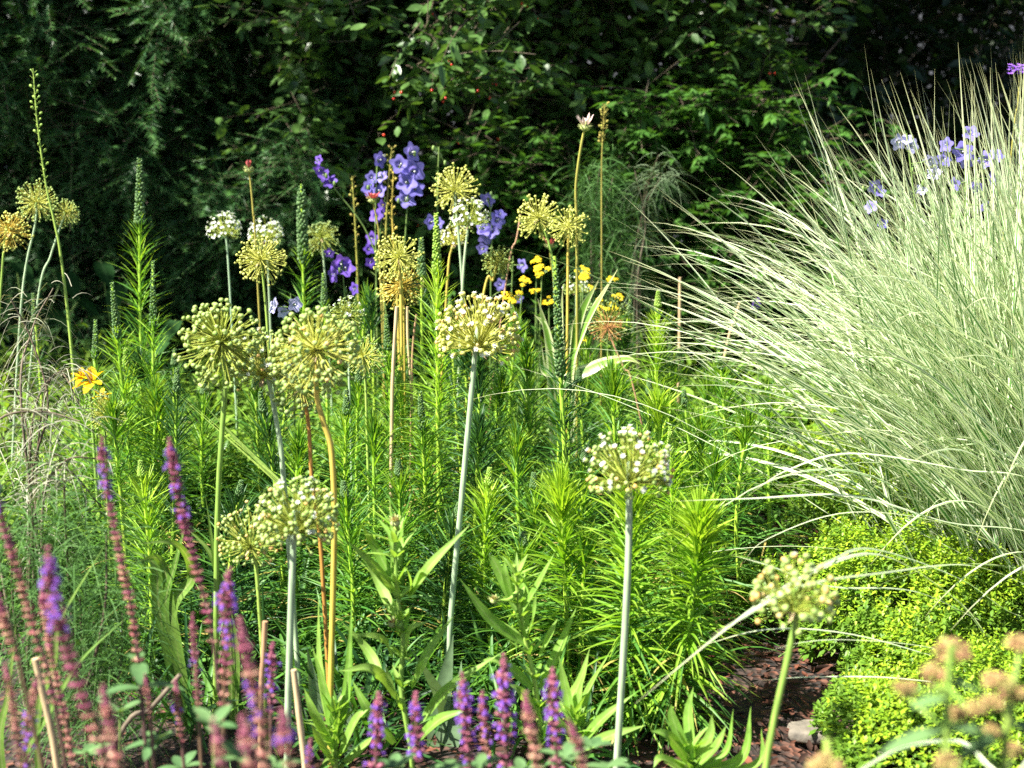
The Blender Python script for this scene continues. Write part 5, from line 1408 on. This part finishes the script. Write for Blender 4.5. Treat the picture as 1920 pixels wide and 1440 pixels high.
# ================================================================== SALVIA SPIKES
def salvia(label, pts, Y, w, violet=(0.0, 0.25), faded=0.5, whorl=17, leaf=False, group='purple sage spikes at the front', dens=7):
    """w: whorl width in photo pixels; violet: stretch of the visible spike with open florets; faded from this stretch down"""
    path = px_path(pts, Y); base = path[-1].copy()
    vis = smooth_path(path[:len(pts)], 60)
    root = thing('sage_spike', label, 'sage', base, group)
    s = MB(); tube(s, path, 0.0012, 0.0022, 6, 24); s.build('stem', 'salvia_stem', root, base)
    seg = np.linalg.norm(np.diff(vis, axis=0), axis=1); cum = np.concatenate([[0], np.cumsum(seg)])
    LL = cum[-1]; rw = w * 0.44 * mpp(Y)
    step = rw * 0.80
    d0, k = 0.0, 0
    cal, cal2, flo, bud = MB(), MB(), MB(), MB()
    while d0 < LL * 0.97:
        u = d0 / LL
        p = np.array([np.interp(d0, cum, vis[:, j]) for j in range(3)])
        q = np.array([np.interp(min(LL, d0 + 0.01), cum, vis[:, j]) for j in range(3)])
        up = unit(p - q) if d0 < LL - 0.011 else np.array([0, 0, 1.0])
        grow = min(1.0, 0.35 + d0 / (rw * 5.0))
        nn = (dens if u < 0.7 else max(4, dens - 2)) - int(rng.random() < 0.5)
        p = p + rng.normal(0, rw * 0.05, 3)
        az = np.arange(nn) * 2 * np.pi / nn + k * 0.8 + rng.normal(0, 0.2, nn)
        rad = rot_to(np.stack([np.cos(az), np.sin(az), np.zeros(nn)], 1), up)
        r_ = rw * grow * rng.uniform(0.78, 1.18)
        ax = unit(rad + up * 0.75)
        o = p + rad * r_ * 0.32
        M = cal2 if (u > faded and rng.random() < 0.8) else cal
        if d0 < rw * 2.2:
            blobs(bud, o, r_ * 0.36, ax, 1.5, TINY)
        else:
            blobs(M, o + ax * r_ * 0.12, r_ * 0.20 * rng.uniform(0.6, 1.25, nn), ax, 1.9, sphere_tpl(6, 4))
            stars(M, o + ax * r_ * 0.4, ax, r_ * 0.3, 3, 0.9, 0.55)
        if violet[0] <= u <= violet[1] and d0 > rw * 1.2:
            kk = rng.random(nn) < rng.uniform(0.25, 0.8)
            if kk.any():
                oo = o[kk] + ax[kk] * r_ * 0.45
                ou = unit(rad[kk] + up * 0.5); od = unit(rad[kk] - up * 0.5)
                sd = np.cross(rad[kk], up)
                blades(flo, oo, ou, r_ * 0.62, r_ * 0.34, 0.45, 3, 'petal', -0.4, side=sd)
                blades(flo, oo, od, r_ * 0.6, r_ * 0.55, 0.1, 3, 'petal', 0.3, side=sd)
                blades(flo, oo, unit(od + sd * 0.9), r_ * 0.35, r_ * 0.26, 0.1, 2, 'petal', side=sd)
                blades(flo, oo, unit(od - sd * 0.9), r_ * 0.35, r_ * 0.26, 0.1, 2, 'petal', side=sd)
        d0 += step * rng.uniform(0.85, 1.2) * (0.5 if d0 < rw * 3 else 1.0) * (1 + 1.3 * max(0, u - 0.35)); k += 1
    if bud.n: bud.build('bud_tip', 'calyx', root, base)
    if cal.n: cal.build('calyxes', 'calyx', root, base)
    if cal2.n: cal2.build('faded_calyxes', 'calyx_faded', root, base)
    if flo.n: flo.build('florets', 'violet', root, base)
    if leaf:
        m = MB()
        i = [len(vis) - 1, len(vis) - 1, len(vis) - 6, len(vis) - 6]
        az = np.array([0.3, 3.4, 1.9, 5.0])
        blades(m, vis[i], np.stack([np.cos(az), np.sin(az), np.full(4, 0.35)], 1), 0.05, 0.018, 0.5, 6, 'oval', 0.3)
        m.build('leaves', 'salvia_leaf', root, base)
Sv = salvia
Sv('tall sage spike with a violet tip, left of two that lean side by side', [(190, 818), (200, 910), (225, 1040), (248, 1150), (264, 1290)], 1.55, 30, (0.0, 0.24), 0.35, leaf=True)
Sv('tall sage spike with a violet tip, right of two that lean side by side', [(317, 822), (335, 930), (362, 1040), (385, 1130), (402, 1220)], 1.55, 32, (0.02, 0.38), 0.6)
Sv('crimson faded sage spike leaning in from the left edge', [(-20, 880), (0, 960), (35, 1080), (70, 1200), (105, 1330)], 1.45, 32, (0.0, 0.2), 0.3)
Sv('fat blurred sage spike with a bold violet top, nearest on the left', [(90, 1028), (100, 1120), (130, 1230), (165, 1330), (205, 1450)], 1.2, 46, (0.05, 0.38), 0.7)
Sv('bent sage spike with bright violet florets left of the small stub', [(430, 1066), (424, 1140), (425, 1210), (420, 1330)], 1.45, 40, (0.04, 0.6), 0.7)
Sv('short thin sage spike with two violet rings under the tall leaning pair', [(361, 1150), (365, 1220), (372, 1330)], 1.55, 22, (0.35, 0.62), 0.9, dens=5)
Sv('upright dense violet sage spike, tallest at the bottom centre', [(945, 1228), (945, 1300), (950, 1450)], 1.5, 42, (0.08, 1.0), 2.0)
Sv('violet sage spike left of the tallest one at the bottom centre', [(866, 1262), (872, 1330), (882, 1450)], 1.5, 38, (0.08, 0.9), 2.0)
Sv('violet sage spike right of the tallest one at the bottom centre', [(1036, 1253), (1038, 1330), (1046, 1450)], 1.45, 40, (0.12, 1.0), 2.0)
Sv('pointed violet sage spike at the bottom, left of a similar one below the budded coneflower', [(710, 1298), (708, 1360), (704, 1450)], 1.5, 40, (0.1, 1.0), 2.0)
Sv('pointed violet sage spike at the bottom directly below the budded coneflower', [(780, 1300), (781, 1360), (786, 1450)], 1.5, 40, (0.1, 1.0), 2.0)
Sv('small violet sage spike before the brown cut stalk', [(511, 1205), (510, 1260), (508, 1340)], 1.6, 30, (0.15, 0.9), 2.0, dens=6)
Sv('little sage spike with a faded tip low under the leaning pair', [(329, 1274), (334, 1330), (342, 1400)], 1.55, 24, (0.35, 0.7), 0.2, dens=6)
Sv('faded brownish sage spike at the left edge under the crimson one', [(-5, 1110), (12, 1180), (38, 1250)], 1.35, 34, (2, 2), 0.0)
Sv('sage spike with violet lower florets at the bottom left corner', [(70, 1265), (58, 1340), (45, 1450)], 1.4, 30, (0.3, 1.0), 0.1, dens=6)
Sv('thin faded sage spike nearest the left edge at the bottom', [(10, 1245), (25, 1330), (40, 1450)], 1.35, 26, (2, 2), 0.1, dens=6)
Sv('long faded sage spike running just right of the crimson one', [(78, 1100), (95, 1220), (118, 1330), (140, 1450)], 1.5, 30, (0, 0.0), 0.1)
Sv('blurred pink faded sage spike leaning right of the fat violet one', [(192, 1285), (205, 1350), (225, 1450)], 1.15, 42, (2, 2), 0.0)
Sv('blurred tall sage spike with pink calyxes at bottom left of centre', [(448, 1160), (470, 1260), (490, 1350), (500, 1450)], 1.15, 46, (0.4, 0.75), 0.3)
Sv('tiny violet sage spike peeking up beside the pale tan stalk', [(582, 1385), (580, 1450)], 1.5, 28, (0.2, 1.0), 2.0, dens=6)
Sv('blurred faded pink sage spike between the violet ones at bottom centre', [(985, 1300), (995, 1360), (1010, 1450)], 1.25, 38, (2, 2), 0.0)
Sv('mixed violet and pink sage spike behind the tallest at bottom centre', [(905, 1295), (908, 1360), (915, 1450)], 1.55, 30, (0.1, 0.9), 0.4)
Sv('small pinkish sage tip hidden by the low grey green leaves', [(272, 1264), (276, 1300), (282, 1350)], 1.5, 22, (2, 2), 0.0, dens=6)
Sv('blurred pink sage spike with sparse violet at the bottom edge, left of the tan stalk', [(530, 1330), (535, 1390), (545, 1460)], 1.1, 50, (0.3, 0.6), 0.1)
Sv('blurred faded sage spike at the bottom edge with peach calyxes', [(400, 1350), (410, 1400), (420, 1470)], 1.05, 46, (2, 2), -1)
Sv('blurred faded sage spike at the bottom edge, right of the peach one', [(455, 1340), (465, 1400), (475, 1470)], 1.0, 48, (2, 2), -1)
Sv('blurred pink sage spike at the bottom edge right of the violet pointed pair', [(1065, 1350), (1085, 1400), (1100, 1470)], 1.2, 36, (2, 2), 0.0)

def sage_leaves(label, spots, Y, L=0.036, W=0.013):
    base = gp(spots[0][0], Y)
    root = thing('sage_plant', label, 'sage', base, 'leafy sage shoots')
    s, m = MB(), MB()
    for px, py in spots:
        p = at(px, py, Y + rng.normal(0, 0.04))
        tube(s, [base + rng.normal(0, 0.03, 3) * [1, 1, 0], (base + p) / 2, p], 0.0018, 0.0012, 5, 10)
        k = 5
        az = rng.uniform(0, 6.28) + np.arange(k) * 2 * np.pi / k
        el = rng.uniform(0.1, 0.9, k)
        blades(m, np.repeat(p[None], k, 0), np.stack([np.cos(az) * np.cos(el), np.sin(az) * np.cos(el), np.sin(el)], 1), L * rng.uniform(0.6, 1.1, k), W, 0.35, 6, 'oval', 0.3)
    s.build('stem', 'wiry', root, base); m.build('leaves', 'salvia_leaf', root, base)
sage_leaves('grey green leafy sage shoots low between the left purple spikes', [(225, 1335), (290, 1390), (165, 1410), (340, 1440)], 1.6)
sage_leaves('grey green leafy sage shoots at the bottom edge left of the tan stalk', [(400, 1360), (450, 1420), (510, 1440)], 1.35, 0.04)
sage_leaves('green leafy sage shoots under the violet spikes at bottom centre', [(900, 1440), (980, 1450), (1060, 1420), (840, 1440), (740, 1440), (1110, 1400), (1140, 1440)], 1.55)

# ================================================================== PINK BUDDED MARJORAM IN FRONT
def marjoram(label, stem, Y, heads, leaves):
    path = px_path(stem, Y); base = path[-1].copy()
    root = thing('pink_marjoram', label, 'marjoram', base, 'blurred pink budded stems at the front corner')
    s = MB(); c = tube(s, path, 0.0022, 0.003, 7, 20)
    s.build('stem', 'stem_green', root, base)
    for hx, hy, hr in heads:
        p = at(hx, hy, Y + rng.normal(0, 0.03)); rw = hr * mpp(Y)
        near = c[np.argmin(((c - p) ** 2).sum(1) + 0.02 * np.maximum(0, c[:, 2] - p[2] + 0.02))]
        m = MB()
        n = 70
        d = fib_sphere(n, 1.9, 0.2)
        q = p + d * rw * rng.uniform(0.5, 1.0, (n, 1)) * [1, 1, 0.75]
        blobs(m, q, rw * 0.17 * rng.uniform(0.7, 1.2, n), d, 1.2, TINY)
        rods(m, np.repeat((p - [0, 0, rw * 0.6])[None], 14, 0), q[::5][:14], rw * 0.03, None, 3, mat=1)
        h = m.build('flower_head', ['head_pink', 'stem_green'], root, base)
        k = MB(); tube(k, [near, (near + p) / 2 + [0, 0, -0.003], p - [0, 0, rw * 0.5]], 0.0016, 0.0014, 5, 8); k.build('stalk', 'stem_green', h, base)
    m = MB()
    for lx, ly, L in leaves:
        p = at(lx, ly, Y)
        near = c[np.argmin(((c - p) ** 2).sum(1))]
        blades(m, near[None], (p - near)[None], np.linalg.norm(p - near) + L * 0.5, L * 0.55, 0.2, 6, 'oval', 0.3)
    m.build('leaves', 'salvia_leaf', root, base)
marjoram('blurred green stem with dusky pink bud clusters at the lower right corner', [(1785, 1210), (1775, 1320), (1770, 1450)], 0.98,
         [(1785, 1225, 36), (1750, 1265, 26), (1700, 1295, 24), (1690, 1290, 18), (1795, 1340, 24), (1775, 1430, 24), (1830, 1330, 20)], [(1750, 1310, 0.03), (1700, 1380, 0.035), (1810, 1280, 0.025), (1830, 1360, 0.03)])
marjoram('blurred stem with dusky pink bud clusters cut by the right edge', [(1900, 1290), (1890, 1360), (1880, 1450)], 1.0,
         [(1870, 1280, 30), (1905, 1305, 26), (1862, 1320, 24), (1912, 1210, 26), (1900, 1410, 24), (1860, 1370, 18)], [(1840, 1390, 0.035), (1910, 1360, 0.03), (1860, 1420, 0.04)])
marjoram('blurred rosy flower head just rising over the bottom edge right of the stone', [(1550, 1435), (1548, 1500)], 1.0, [(1550, 1440, 34)], [])
